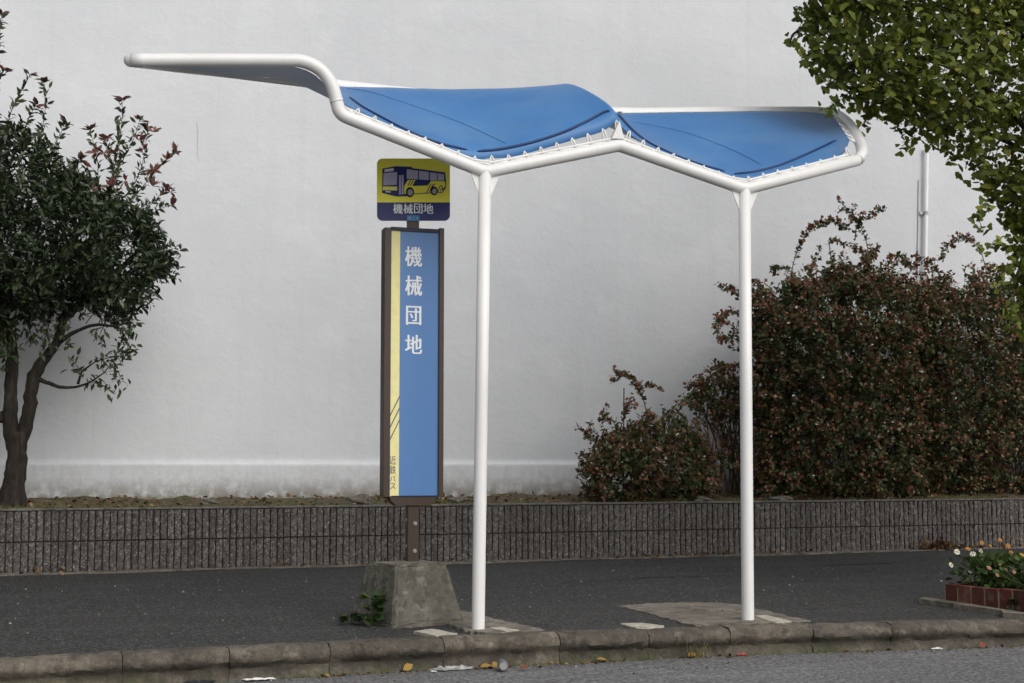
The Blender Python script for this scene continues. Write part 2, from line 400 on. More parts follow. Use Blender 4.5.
# kerb : 0.6 m stones following the curve
mb = MB()
prof0 = [(0, -.34), (0, .0), (.05, .005), (.10, .003), (.13, -.004), (.150, -.020), (.160, -.045), (.158, -.068), (.140, -.086), (.128, -.105), (.138, -.135), (.150, -.17), (.158, -.21), (.165, -.34)]
joint_x = [on_pav(p, q)[0] for p, q in ((120.6, 652), (226.5, 647), (325, 642), (438, 637), (553, 632.5), (640, 629), (720, 626.3), (800, 623.6), (878, 621.8), (955, 620.3), (1030, 619))]
left = [joint_x[0] - .6 * k for k in range(40, 0, -1)]; right = [joint_x[-1] + .6 * k for k in range(1, 40)]
jx = left + joint_x + right
R2 = random.Random(3)
for a, b in zip(jx[:-1], jx[1:]):
    g = .0022; ny = R2.uniform(-.004, .004); nz = R2.uniform(-.003, .003); nseg = 14; rows = []
    for k in range(nseg + 1):
        x = a + g + (b - a - 2 * g) * k / nseg; y = kerb_y(x); endk = .004 if k in (0, nseg) else 0
        row = []
        for q, (o, z) in enumerate(prof0):
            j = .0055 if 0 < q < len(prof0) - 1 else 0
            chip = R2.uniform(.003, .012) if (q in (4, 5, 6, 7) and R2.random() < .16) else 0
            row.append((x, y - o + ny + R2.uniform(-j, j) + endk * (o > .1) + chip, pav(y) + z + nz + R2.uniform(-j, j) - (endk * .6 if q in (2, 3, 4) else 0)))
        rows.append(row)
    m = len(prof0); vs = [v for r in rows for v in r]
    fs = [(k * m + q, (k + 1) * m + q, (k + 1) * m + (q + 1) % m, k * m + (q + 1) % m) for k in range(nseg) for q in range(m)]
    fs += [tuple(range(m)), tuple(nseg * m + q for q in range(m - 1, -1, -1))]
    mb.add(vs, fs)
vs = []
for x in np.linspace(-16, 20, 120):
    y = kerb_y(x); vs += [(x, y - .02, pav(y) - .03), (x, y - .125, pav(y) - .03), (x, y - .13, pav(y) - .34)]
mb.add(vs, [(3 * i + j, 3 * i + 3 + j, 3 * i + 4 + j, 3 * i + 1 + j) for i in range(119) for j in range(2)])
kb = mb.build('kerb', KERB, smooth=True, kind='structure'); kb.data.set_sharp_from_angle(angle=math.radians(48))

# concrete patches set in the pavement, and gutter strip at the planter foot
def pav_poly(pts, dz, th=.02, wob=.0, sub=6):
    P = [on_pav(*p) for p in pts]; out = []
    for i in range(len(P)):
        a, b = P[i], P[(i + 1) % len(P)]
        for k in range(sub):
            q = a + (b - a) * k / sub + np.array([random.uniform(-wob, wob), random.uniform(-wob, wob), 0]); q[2] = pav(q[1]) + dz; out.append(q)
    return out
for pts in ([(440, 613), (462, 611.5), (500, 620.5), (548, 631.5), (500, 634.0), (470, 632), (450, 624)],
            [(618, 606.5), (650, 604), (690, 603), (736, 604.5), (772, 613), (812, 622.3), (745, 625), (694, 626), (655, 616)]):
    mb = MB(); P = pav_poly(pts, .006, wob=.022, sub=9); mb.prism([p - np.array([0, 0, .05]) for p in P], (0, 0, .05)); mb.build('pavement_patch', PATCH, kind='structure')
mb = MB()
us = np.linspace(U0, U1, 240); vs = []
for u in us:
    w = .13 + random.uniform(-.015, .015)
    p = W(u, -w, 0); q = W(u, .02, 0)
    vs += [(p[0], p[1], pav(p[1]) - .02), (p[0], p[1], pav(p[1]) + .005 + random.uniform(-.003, .003)), (q[0], q[1], pav(q[1]) + .006 + random.uniform(-.003, .003))]
mb.add(vs, [(3 * i + j, 3 * i + 3 + j, 3 * i + 4 + j, 3 * i + 1 + j) for i in range(239) for j in range(2)])
mb.build('gutter_strip', GUTTER, kind='structure')
# cracks in the asphalt
CRACK = plain('crack_black', (.012, .012, .012), .95, .05)
mb = MB()
for pts in ([(850, 570), (880, 572.5), (905, 574), (925, 577), (948, 579.5)], [(560, 583), (600, 581), (650, 578), (700, 577)], [(812, 566), (850, 565), (890, 563.5)]):
    P = [on_pav(*p) for p in pts]
    for a, b in zip(P[:-1], P[1:]):
        for k in range(4):
            p = a + (b - a) * k / 4; q = a + (b - a) * (k + 1) / 4; h = np.array([0, .010 + random.uniform(-.006, .006), 0])
            vs = [p - h, q - h, q + h, p + h]
            mb.add([(v[0], v[1], pav(v[1]) + .0045) for v in vs], [(0, 1, 2, 3)])
mb.build('pavement_crack', CRACK, kind='structure')

# pale square tiles let into the pavement edge
for pts, lab in (([(414.7, 632.5), (431, 630), (457, 634.6), (437, 637.6)], 'pale square tile in the pavement in front of the concrete sign base'),
                 ([(489, 628.7), (501, 627.8), (520, 631.6), (508, 633.2)], 'pale tile in the pavement just right of the shelter post beside the sign'),
                 ([(620, 624.7), (640.6, 624), (664, 627), (637.5, 629.4)], 'pale tile at the kerb edge midway between the two shelter posts'),
                 ([(754.7, 617), (765.6, 616), (792, 622.5), (778, 625)], 'pale tile in the patch just right of the shelter post farther from the sign')):
    mb = MB(); P = pav_poly(pts, .0085, wob=.007, sub=6); mb.prism([p - np.array([0, 0, .03]) for p in P], (0, 0, .03))
    tag(mb.build('paving_tile', TILE), lab, 'paving tile', 'pale tiles along the pavement edge')

# ------------------------------------------------------------------ planter wall with ribbed split blocks
pw = thing('retaining_wall', 'low dark ribbed block wall holding up the planting strip', 'wall', W(0, 0, PL_Z0))
RIB = .058; hh = (PL_H - .014 - PL_Z0) / 2
mbs = [MB(), MB()]
R3 = random.Random(9)
nr = int((U1 - U0) / RIB)
for r in range(nr):
    u = U0 + r * RIB; gw = .0105 + R3.uniform(-.003, .004)
    for c in range(2):
        z0 = PL_Z0 + c * hh + .006; z1 = z0 + hh - .012
        nu, nz = 3, 8; vs = []
        lean = R3.uniform(-.003, .003)
        for k in range(nz + 1):
            for q in range(nu + 1):
                edge = q in (0, nu)
                d = -.019 + R3.uniform(-.008, .007) + (.006 if edge else 0) + lean
                vs.append(W(u + gw / 2 + (RIB - gw) * q / nu + (R3.uniform(-.003, .003)), d, z0 + (z1 - z0) * k / nz))
        fs = [(k * (nu + 1) + q, k * (nu + 1) + q + 1, (k + 1) * (nu + 1) + q + 1, (k + 1) * (nu + 1) + q) for k in range(nz) for q in range(nu)]
        o = len(vs)
        for k in range(nz + 1):
            vs += [W(u + gw / 2, .012, z0 + (z1 - z0) * k / nz), W(u + RIB - gw / 2, .012, z0 + (z1 - z0) * k / nz)]
        for k in range(nz):
            fs += [(o + 2 * k, k * (nu + 1), (k + 1) * (nu + 1), o + 2 * k + 2), (k * (nu + 1) + nu, o + 2 * k + 1, o + 2 * k + 3, (k + 1) * (nu + 1) + nu)]
        fs += [(o, o + 1, nu, 0) if nu == 1 else tuple([o] + list(range(0, nu + 1)) + [o + 1])]
        fs += [tuple([o + 2 * nz] + [nz * (nu + 1) + q for q in range(nu + 1)] + [o + 2 * nz + 1])]
        mbs[c].add(vs, fs)
for m_ in mbs: m_.build('block_course', BLOCK, pw)
mb = MB(); c0 = W((U0 + U1) / 2, .09, (PL_Z0 + PL_H - .02) / 2 - .1); mb.box(c0, (U1 - U0, .16, PL_H - .02 - PL_Z0 + .2), 0, EX, EY); mb.build('backing', plain('block_backing', (.055, .048, .042), .9), pw)
mb = MB(); us = np.arange(U0, U1, .4)
for u in us: mb.box(W(u + .2, .076, PL_H - .007), (.396, .186, .014), 0, EX, EY)
mb.build('coping', COPE, pw, bevel=.003)

# planting strip soil
RW = np.random.RandomState(5)
def smooth_noise(nx, ny, cx, cy):
    g = RW.uniform(-1, 1, (cy + 2, cx + 2)); yy = np.linspace(0, cy, ny); xx = np.linspace(0, cx, nx)
    y0 = np.minimum(yy.astype(int), cy); x0 = np.minimum(xx.astype(int), cx); fy = (yy - y0)[:, None]; fx = (xx - x0)[None]
    fy = fy * fy * (3 - 2 * fy); fx = fx * fx * (3 - 2 * fx)
    return (g[y0][:, x0] * (1 - fx) + g[y0][:, x0 + 1] * fx) * (1 - fy) + (g[y0 + 1][:, x0] * (1 - fx) + g[y0 + 1][:, x0 + 1] * fx) * fy
mb = MB(); vs = []; us = np.linspace(U0, U1, 500); ds = np.linspace(.16, STRIP + .02, 16)
SN = smooth_noise(500, 16, 90, 4) * .022 + smooth_noise(500, 16, 230, 8) * .016
for iu, u in enumerate(us):
    for jd, d in enumerate(ds):
        t = (d - .16) / STRIP
        vs.append(W(u, d, PL_H - .03 + .07 * math.sin(min(1, t * 1.6) * math.pi / 2) * .9 + SN[jd, iu] * min(1, t * 3 + .15) + R3.uniform(-.012, .012)))
nd = len(ds); mb.add(vs, [(i * nd + j, (i + 1) * nd + j, (i + 1) * nd + j + 1, i * nd + j + 1) for i in range(len(us) - 1) for j in range(nd - 1)])
soil = mb.build('soil_bed', SOIL, smooth=True, kind='structure')
def soil_z(d, u=0): t = (d - .16) / STRIP; return PL_H - .03 + .063 * math.sin(min(1, t * 1.6) * math.pi / 2)

# ------------------------------------------------------------------ building wall
bw = thing('building', 'windowless white painted plaster building wall behind the shelter', 'building', W(0, STRIP, 0))
mb = MB(); ZT = 9.0
led = on_wall(300, 463.5)[2]
us = np.linspace(U0, U1, 420); zs = np.concatenate([np.linspace(.3, led - .06, 8), [led - .03, led - .012, led, led + .02, led + .05], np.linspace(led + .1, 6, 60), [7, 8, ZT]])
H = smooth_noise(len(us), len(zs), 60, 12) * .005 + smooth_noise(len(us), len(zs), 150, 30) * .0015
vert_u = [wall_u(on_wall(p, 300)) for p in (120, 222, 645)]
vs = []
for j, z in enumerate(zs):
    off = 0
    if z < led - .02: off = -.035
    elif z < led + .001: off = -.035 if z < led - .005 else -.028
    elif z < led + .03: off = -.004
    for i, u in enumerate(us):
        vs.append(W(u, STRIP + off + H[j, i], z))
nu = len(us); mb.add(vs, [(j * nu + i, j * nu + i + 1, (j + 1) * nu + i + 1, (j + 1) * nu + i) for j in range(len(zs) - 1) for i in range(nu - 1)])
mb.build('wall', WALL, bw, smooth=True)
mb = MB(); mb.box(W((U0 + U1) / 2, STRIP + 5.05, 4.5), (U1 - U0, 10, 9.1), 0, EX, EY); mb.build('rear_block', WALL, bw)
# hairline cracks
mb = MB()
for pl in ([(197, 0), (198, 12), (196.5, 22), (198, 31)], [(197, 122), (198, 136), (197.5, 150), (199, 163)], [(983, 150), (984, 166), (983, 180)]):
    pts = [on_wall(*p) for p in pl]; Q = catmull(pts, 8); Q = [q + EX * random.uniform(-.006, .006) + np.array([0, 0, random.uniform(-.006, .006)]) - EY * .001 for q in Q]; mb.tube(Q, .0014, 5)
mb.build('wall_crack', plain('crack_grey', (.45, .45, .45), .9), bw)
# drainpipe
a = on_wall(927, 150, STRIP - .055); b = on_wall(925, 300, STRIP - .055); b = b + (b - a) * 1.7
mb = MB(); mb.tube([a, a + (b - a) * .5, b], .022, 16); dp = mb.build('drainpipe', PIPEW, bw, smooth=False)
for p in dp.data.polygons: p.use_smooth = len(p.vertices) == 4
mb = MB(); mb.tube([a + np.array([0, 0, .03]), a - np.array([0, 0, .03])], .027, 16); mb.build('pipe_cap', PIPEW, bw)
c = on_wall(926.3, 213, STRIP - .055)
mb = MB(); mb.tube([c + np.array([0, 0, .02]), c - np.array([0, 0, .02])], .0265, 16); mb.box(c + EY * .04, (.03, .07, .03), 0, EX, EY); mb.box(c - EX * .055 + EY * .03, (.05, .02, .035), 0, EX, EY)
mb.build('pipe_bracket', plain('dull_zinc', (.50, .51, .52), .5, .5), bw)
# thin conduit left of pipe
mb = MB(); p1 = on_wall(919, 180, STRIP - .015); p2 = on_wall(917, 300, STRIP - .015); mb.tube([p1, p2 + (p2 - p1) * 1.5], .007, 8); mb.build('conduit', WALL, bw)

# ------------------------------------------------------------------ bus shelter
P1 = on_pav(478.1, 629.7); P2 = on_pav(747.9, 620.5)
SX = P2 - P1; SX[2] = 0; SX /= np.linalg.norm(SX); SY = np.array([-SX[1], SX[0], 0.0])
def sh(px, py, d=0.0): return on_plane(px, py, P1 + SY * d, SY)
WD = 0.95; RT = .0385
st = thing('bus_shelter', 'white tubular bus shelter frame with a wavy blue fabric canopy', 'bus shelter', P1)
J1 = sh(484.9, 172.2); J2 = sh(744.4, 189.2); PK = sh(619.0, 145.4)
front_left = catmull([sh(131, 60.2), sh(200, 60.0), sh(282, 60.3), sh(303, 61.5), sh(320.5, 70), sh(331.5, 85), sh(336.5, 101)], 6)
front_rest = fillet([sh(336.5, 101), sh(339.5, 114.5), J1, PK, J2, sh(858, 160)], [0, .05, .03, .02, .03, 0], 5)
F_END = sh(858, 160)
end_r = catmull([sh(858, 160), sh(862, 153, .05), sh(860.5, 144, .20 * WD), sh(855, 133, .45 * WD), sh(846, 121.5, .75 * WD), sh(833, 113.8, .96 * WD), sh(812, 111.8, WD)], 6)
rear = catmull([sh(812, 111.8, WD), sh(720, 112, WD), sh(614, 112.8, WD), sh(520, 105.5, WD), sh(430, 95.6, WD), sh(388, 91, WD), sh(338, 85.6, WD), sh(290, 79.5, WD), sh(225, 71.5, WD * .92), sh(180, 66.5, WD * .62), sh(150, 62.6, WD * .30), sh(134, 60.7, .08), sh(130.5, 60.2, .0)], 8)
mb = MB(); mb.tube(front_left + front_rest[1:], RT, 20); mb.build('front_rail', WHITE, st, smooth=True)
mb = MB(); mb.tube(end_r + rear[1:], RT, 20); mb.build('rear_rail', WHITE, st, smooth=True)
for nm, p in (('e', sh(336.8, 103)), ('r', sh(859.5, 157))): pass
mb = MB()
mb.tube([sh(336.3, 100.0), sh(336.9, 102.2)], RT + .0012, 20); mb.build('weld_bead', WHITE, st, smooth=True); mb = MB()
q = sh(861.3, 155.5, .03); mb.tube([q + np.array([0, 0, -.004]), q + np.array([0, 0, .004])], RT + .001, 20)
mb.build('weld_bead', WHITE, st, smooth=True)
for Pb, J in ((P1, J1), (P2, J2)):
    mb = MB(); mb.tube([Pb - np.array([0, 0, .1]), Pb, Pb + (J - Pb) * .5, J], .0385, 24); po = mb.build('post', WHITE, st)
    for p in po.data.polygons: p.use_smooth = len(p.vertices) == 4
    for s in (-1, 1):
        up = np.array([0, 0, 1.0]); slope = (.39 if s < 0 else .28)
        a = J + SX * s * .035 + up * (-.02); b = J + SX * s * .090 + up * (slope * .090 - .045); c_ = J + SX * s * .035 - up * .145
        mb = MB(); mb.prism([a - SY * .004, b - SY * .004, c_ - SY * .004], SY * .008); mb.build('gusset', WHITE, st)
# peak lug
mb = MB(); a = sh(610.5, 139); b = sh(618.6, 121); c_ = sh(623.5, 140); mb.prism([p - SY * .02 for p in (a, b, c_)], SY * .03); mb.build('peak_lug', WHITE, st, bevel=.004)

# membrane : ruled surface from the front edge to the rear edge, with the ridge domed up
fr_px = [(152, 65), (225, 65), (290, 66.5), (316, 76), (329, 92), (337, 103), (346.4, 106.5), (357, 112), (372.7, 119), (390, 127.6), (430, 143), (452, 152), (470, 159), (481, 160.8), (489, 159.6), (507.6, 157), (530, 152), (560, 143.5), (577.6, 138.3), (600, 132), (611, 127.5), (617.5, 124), (623, 130), (634.7, 138.8), (654, 149.4), (680, 160), (709.4, 171.6), (732, 179.6), (742, 181.2), (752, 179), (769.5, 173.6), (807.8, 164.6), (838, 156), (846, 151)]
fe = [sh(px, py - (1.6 if px > 345 else 0) + (1.8 if (500 < px < 605 or 760 < px < 846) else 0), .012 if px > 345 else .05) for px, py in fr_px]
# rear edge partners
def rear_at(px, py, d): return sh(px, py, d)
re_px = [(152, 65.2, .28), (190, 70.3, .62), (245, 78.3, .84), (262, 80.4, .87), (275, 82, .90), (284, 83.5, .91), (291, 84.6, .91), (300, 85.6, .91), (313, 87.2, .91), (328, 89, .91), (365, 93.4, .91), (390, 95.6, .91), (407, 97.4, .91), (417, 98.2, .91), (427, 99.4, .91), (445, 101.3, .91), (464, 103.4, .91), (491, 107, .91), (507, 109, .91), (526, 111, .91), (538, 112.6, .91), (545, 113.4, .91), (552, 114, .91), (563, 115, .91), (580, 116.2, .91), (603, 117, .91), (629, 117, .91), (650, 116.7, .91), (660, 116.5, .91), (676, 116.2, .91), (710, 115.8, .91), (778, 115.3, .91), (829, 116.5, .88), (849.5, 141, .22)]
re = [sh(px, py - (4.2 if 255 < px < 800 else 1), d * WD) for px, py, d in re_px]
fe_s = catmull(fe, 4); re_s = catmull(re, 4); NU = len(fe_s); NV = 26
sxv = [float(np.dot(p - P1, SX)) for p in fe_s]
sx_pk = float(np.dot(sh(617.5, 121.5) - P1, SX)); sx_v1 = float(np.dot(J1 - P1, SX)); sx_v2 = float(np.dot(J2 - P1, SX)); sx_c = float(np.dot(sh(346, 106) - P1, SX))
DX = [float(np.dot(sh(p, 120) - P1, SX)) for p in (395, 420, 445, 480, 520, 560, 590, 617, 650)]; DA = [.05, .21, .32, .43, .50, .55, .60, .64, 0]
top = np.zeros((NU, NV + 1, 3))
for i in range(NU):
    x = sxv[i]
    for j in range(NV + 1):
        v = j / NV
        p = fe_s[i] * (1 - v) + re_s[i] * v
        g = float(np.interp(x, DX, DA)); g = g * g * (3 - 2 * g) if False else g
        dome = (v ** .40) * (1 - v ** 6)
        p = p + np.array([0, 0, 1.0]) * (.40 * g * dome)
        sag = -.05 * math.exp(-((x - sx_v1) / .35) ** 2) - .05 * math.exp(-((x - sx_v2) / .35) ** 2)
        p = p + np.array([0, 0, 1.0]) * sag * math.sin(math.pi * v) * (1 - v) * 1.4
        top[i, j] = p
mb = MB()
vs = [top[i, j] for i in range(NU) for j in range(NV + 1)]; M1 = NV + 1
nrm = np.zeros_like(top)
for i in range(NU):
    for j in range(M1):
        du = top[min(i + 1, NU - 1), j] - top[max(i - 1, 0), j]; dv = top[i, min(j + 1, NV)] - top[i, max(j - 1, 0)]
        n_ = np.cross(du, dv); l_ = np.linalg.norm(n_); nrm[i, j] = n_ / l_ if l_ > 1e-7 else (0, 0, 1)
bot = top - nrm * .004
fs = [(i * M1 + j, (i + 1) * M1 + j, (i + 1) * M1 + j + 1, i * M1 + j + 1) for i in range(NU - 1) for j in range(NV)]
mb.add(vs, fs, 0)
bvs = [bot[i, j] for i in range(NU) for j in range(M1)]; o = len(mb.v)
mb.add(bvs, [(f[3], f[2], f[1], f[0]) for f in fs], 1)
rim = [i * M1 for i in range(NU)] + [(NU - 1) * M1 + j for j in range(1, M1)] + [i * M1 + NV for i in range(NU - 2, -1, -1)] + [j for j in range(NV - 1, 0, -1)]
for a, b in zip(rim, rim[1:] + rim[:1]): mb.f.append((a, b, b + o, a + o)); mb.m.append(0)
mem = mb.build('canopy_membrane', [BLUE, UNDER], st, smooth=True)
bvh = BVHTree.FromPolygons([tuple(v) for v in vs], fs)
def on_mem(px, py, lift=.003):
    h, n_, _, _ = bvh.ray_cast(Vector(CAM), Vector(ray(px, py)))
    if h is None: return None
    if n_.dot(Vector(ray(px, py))) > 0: n_ = -n_
    return np.array(h + n_ * lift)
def mem_line(pts, r, name, m, n=8):
    P2d = catmull([np.array([a, b, 0]) for a, b in pts], n)
    Q = [on_mem(p[0], p[1]) for p in P2d]; Q = [q for q in Q if q is not None]
    if len(Q) < 3: return
    k = np.array(Q); k[1:-1] = (k[:-2] + k[1:-1] + k[2:]) / 3
    mb = MB(); mb.tube(list(k), [r * (.4 + .6 * min(1, i / 2.5, (len(k) - 1 - i) / 2.5)) for i in range(len(k))], 8); mb.build(name, m, mem, smooth=True)
mem_line([(349.5, 97.5), (362, 107), (380, 117), (400, 127.5), (420, 136.5), (443, 144.5), (467, 150)], .009, 'pocket_edge', POCKETSHADE)
mem_line([(477.5, 151.5), (500, 149.3), (530, 143), (560, 133.5), (585, 122.5), (603, 113), (610, 111)], .009, 'pocket_edge', POCKETSHADE)
mem_line([(616.5, 112), (622, 119), (632, 130), (645, 140.5), (660, 149), (685, 159.5), (705, 166.5), (725, 171.5)], .009, 'pocket_edge', POCKETSHADE)
mem_line([(734, 174.3), (755, 172), (780, 165.5), (800, 157.5), (820, 148.5), (836, 140.5)], .009, 'pocket_edge', POCKETSHADE)
SEAM = plain('blue_seam', (.05, .155, .375), .45)
mem_line([(345, 88.5), (370, 92), (400, 101.5), (430, 111.5), (460, 122.5), (490, 136), (507, 144)], .0016, 'fabric_seam', BLUE)
mem_line([(630, 121.5), (660, 127), (690, 134), (720, 145), (745, 156), (762, 165.5)], .0016, 'fabric_seam', BLUE)

# lacing : zig-zag cord from a thin rod to the fabric edge
def resample(P, step):
    P = np.array(P); s = np.concatenate([[0], np.cumsum(np.linalg.norm(np.diff(P, axis=0), axis=1))]); n = max(2, int(s[-1] / step)); t = np.linspace(0, s[-1], n + 1)
    return np.stack([np.interp(t, s, P[:, k]) for k in range(3)], 1)
mbc = MB(); mbr = MB()
def nearest(P, q): P = np.asarray(P); return P[np.argmin(np.linalg.norm(P - q, axis=1))]
railpts = resample(front_left + front_rest[1:] + end_r[1:] + rear[1:], .012)
edge_front = [p for p in fe_s]; edge_back = [p for p in re_s]
def lace(edge, step, back=False):
    E = resample(edge, step); prev = None; rod = []
    for k, e in enumerate(E):
        r = nearest(railpts, e); d = r - e; L = np.linalg.norm(d)
        if L < .02 or L > .3: continue
        d /= L; s_ = r - d * (RT + .001); inn = e - d * .011
        t = E[min(k + 1, len(E) - 1)] - E[max(k - 1, 0)]; t /= np.linalg.norm(t) + 1e-9
        a = s_ - t * .014; b = s_ + t * .014
        nn = np.cross(d, t); nn = nn if np.dot(nn, CAM - e) > 0 else -nn
        hook = [a, e - t * .007 + nn * .006, inn + nn * .010, e + t * .007 + nn * .006, b]
        mbc.tube(hook, .0052, 6)
        if prev is not None: mbc.tube([prev, a], .0052, 6)
        prev = b; rod.append(s_ - d * .012)
    if len(rod) > 3: mbr.tube(rod, .0075, 8)
for e_, s_ in ((edge_front[22:], .105), (edge_back, .13)):
    mbc = MB(); mbr = MB(); lace(e_, s_); mbc.build('lacing_cord', CORD, st, smooth=True); mbr.build('lacing_rod', WHITE, st, smooth=True)

# ------------------------------------------------------------------ bus stop sign
SB = on_pav(413, 618.5); SYP = SB[1] - .05                                            # front plane of the case
sg = thing('bus_stop_sign', 'brown framed bus stop sign with tall blue panel on a concrete base', 'bus stop sign', SB)
NS = np.array([0, 1.0, 0])
def sp(px, py, d=0.0): return on_plane(px, py, (0, SYP + d, 0), NS)
# base: rotated frustum
ang = math.radians(16); bx = np.array([math.cos(ang), math.sin(ang), 0]); by = np.array([-math.sin(ang), math.cos(ang), 0]); 
zb = pav(SB[1]) - .02; hb = .372
mb = MB(); prof = [(.257, zb), (.250, zb + .04), (.181, zb + hb - .015), (.169, zb + hb)]
bc = SB + np.array([-0.065, -0.085, 0]); rings = []
for h, z in prof:
    ch = h - .016
    rings.append([bc * np.array([1, 1, 0]) + bx * x + by * y + np.array([0, 0, z]) for x, y in ((-ch, -h), (ch, -h), (h, -ch), (h, ch), (ch, h), (-ch, h), (-h, ch), (-h, -ch))])
vs = [p for r in rings for p in r]; fs = [(k * 8 + q, k * 8 + (q + 1) % 8, (k + 1) * 8 + (q + 1) % 8, (k + 1) * 8 + q) for k in range(3) for q in range(8)] + [tuple(24 + q for q in range(8)), tuple(range(7, -1, -1))]
mb.add(vs, fs); cb = mb.build('concrete_base', BASEC, sg)
bmm = bmesh.new(); bmm.from_mesh(cb.data); bmesh.ops.subdivide_edges(bmm, edges=bmm.edges, cuts=7, use_grid_fill=True)
for v in bmm.verts: v.co += Vector((random.uniform(-.0035, .0035), random.uniform(-.0035, .0035), random.uniform(-.003, .003)))
bmm.to_mesh(cb.data); bmm.free()
# pole
DC = .085                                                                              # case depth
def pbox(m_, x0, y0, x1, y1, d0, d1, mi=0):
    """box whose front face is the given pixel rectangle on the sign plane pushed back d0, reaching back to d1"""
    a = sp(x0, y1, d0); b = sp(x1, y0, d0); m_.box(((a[0] + b[0]) / 2, SYP + (d0 + d1) / 2, (a[2] + b[2]) / 2), (abs(b[0] - a[0]), d1 - d0, abs(b[2] - a[2])), mi)
mb = MB(); a = sp(407.6, 560, .02); b = sp(419.3, 505.8, .02); xm = (a[0] + b[0]) / 2; pwid = b[0] - a[0]
mb.box((xm, SYP + .05, (b[2] + zb + hb - .03) / 2), (pwid, .06, b[2] - (zb + hb - .03))); pole = mb.build('pole', BROWN, sg, bevel=.004)
mb = MB(); a2 = sp(408.6, 230, .02); b2 = sp(419.3, 216, .02); mb.box(((a2[0] + b2[0]) / 2, SYP + .045, (a2[2] + b2[2]) / 2), (pwid * .95, .05, abs(b2[2] - a2[2]) + .02)); mb.build('plate_post', BROWN, sg, bevel=.003)
for (px, py) in ((415, 523.5), (414.5, 551)):
    c = sp(px, py, .02); mb = MB(); mb.tube([c + NS * .002, c - NS * .006], .013, 14); mb.tube([c - NS * .006, c - NS * .016], .0085, 6); mb.build('bolt', STEEL, pole)
for (py) in (520, 546):
    c = sp(407.6, py, .05); c[0] -= .0; mb = MB(); mb.tube([c, c - np.array([.012, 0, 0])], .010, 8); mb.build('bolt', STEEL, pole)
mb = MB(); P = [sp(389.5, 496.3, 0.0), sp(437.5, 496.3, 0.0), sp(435.5, 501, 0.0), sp(430, 505.8, 0.0), sp(396, 505.8, 0.0), sp(391, 501, 0.0)]
mb.prism([p + NS * .006 for p in P], NS * .075); mb.build('case_bracket', BROWN, sg, bevel=.003)
# case frame
L_, R_, T_, B_ = 383.0, 444.4, 229.2, 497.0; fw = 6.0; fl = 8.4
mb = MB()
pbox(mb, L_, T_ - 1, L_ + fl, B_, 0, DC); pbox(mb, R_ - fw, T_ - 1, R_, B_, 0, DC)
case = mb.build('display_case', BROWN, sg, bevel=.003)
TRIM = plain('dark_navy_trim', (.012, .013, .03), .4)
mb = MB(); pbox(mb, L_ + fl + .05, T_, R_ - fw - .05, T_ + 1.0, .002, DC); mb.build('case_rail', TRIM, case)
mb = MB(); pbox(mb, L_ + fl + .05, B_ - 1.6, R_ - fw - .05, B_, .002, DC); mb.build('case_rail', TRIM, case)
REC = .014
mb = MB(); pbox(mb, L_ + 1, T_ + 1, R_ - 1, B_ - 1, REC, DC - .004); mb.build('face_panel', SIGNBLUE, case)
mb = MB(); pbox(mb, L_ + fl - 1.5, T_ + 1, 400.3, B_ - .7, REC - .0012, REC + .002); mb.build('yellow_stripe', SIGNYEL, case)
mb = MB()
for (p, q) in (((389.2, 417.5), (400.1, 395.5)), ((389.2, 429), (400.1, 407.2)), ((389.2, 441), (400.1, 419))):
    poly = [(p[0], p[1] - 1.1), (q[0], q[1] - 1.1), (q[0], q[1] + 1.1), (p[0], p[1] + 1.1)]
    mb.prism([sp(x, y, REC - .0022) for x, y in poly], NS * .0008)
mb.build('diagonal_bars', LETTERD, case)
TXT = bpy.data.curves.new('lettering', 'FONT')
def glyph(ch, box, d, mat, name, parent, bold=0.0014):
    """one character as flat extruded mesh fitted to a pixel box on the sign plane"""
    cu = bpy.data.curves.new('glyph', 'FONT'); cu.body = ch; cu.resolution_u = 4; cu.fill_mode = 'FRONT'
    o = bpy.data.objects.new('glyph', cu); COL.objects.link(o); dg = bpy.context.evaluated_depsgraph_get()
    me = bpy.data.meshes.new_from_object(o.evaluated_get(dg)); COL.objects.unlink(o); bpy.data.objects.remove(o)
    V = np.array([v.co[:] for v in me.vertices]); FF = [tuple(p.vertices) for p in me.polygons]; bpy.data.meshes.remove(me)
    lo = V.min(0); hi = V.max(0); x0, y0, x1, y1 = box
    a = sp(x0, y1, d); b = sp(x1, y0, d)
    U = np.stack([a[0] + (V[:, 0] - lo[0]) / (hi[0] - lo[0]) * (b[0] - a[0]), np.full(len(V), SYP + d), a[2] + (V[:, 1] - lo[1]) / (hi[1] - lo[1]) * (b[2] - a[2])], 1)
    m_ = MB()
    for k, dx in enumerate((0, -bold, bold)):
        m_.add(U + np.array([dx, -.00005 * k, 0]), FF)
        if not bold: break
    return m_.build(name, mat, parent)
for ch, bxp in zip('機械団地', ((405.4, 247, 421.8, 266), (405.4, 276, 421.8, 295.2), (406.3, 306.3, 421, 324.6), (405.4, 335, 421.8, 353.6))):
    glyph(ch, bxp, REC - .0018, LETTERW, 'lettering', case, .0026)
for ch, bxp in zip('近鉄バス', ((389.6, 456, 396, 464.4), (389.6, 465.6, 396, 474), (390, 475.5, 395.6, 481.5), (390, 483.2, 395.6, 489.2))):
    glyph(ch, bxp, REC - .0026, LETTERD, 'lettering', case, 0)
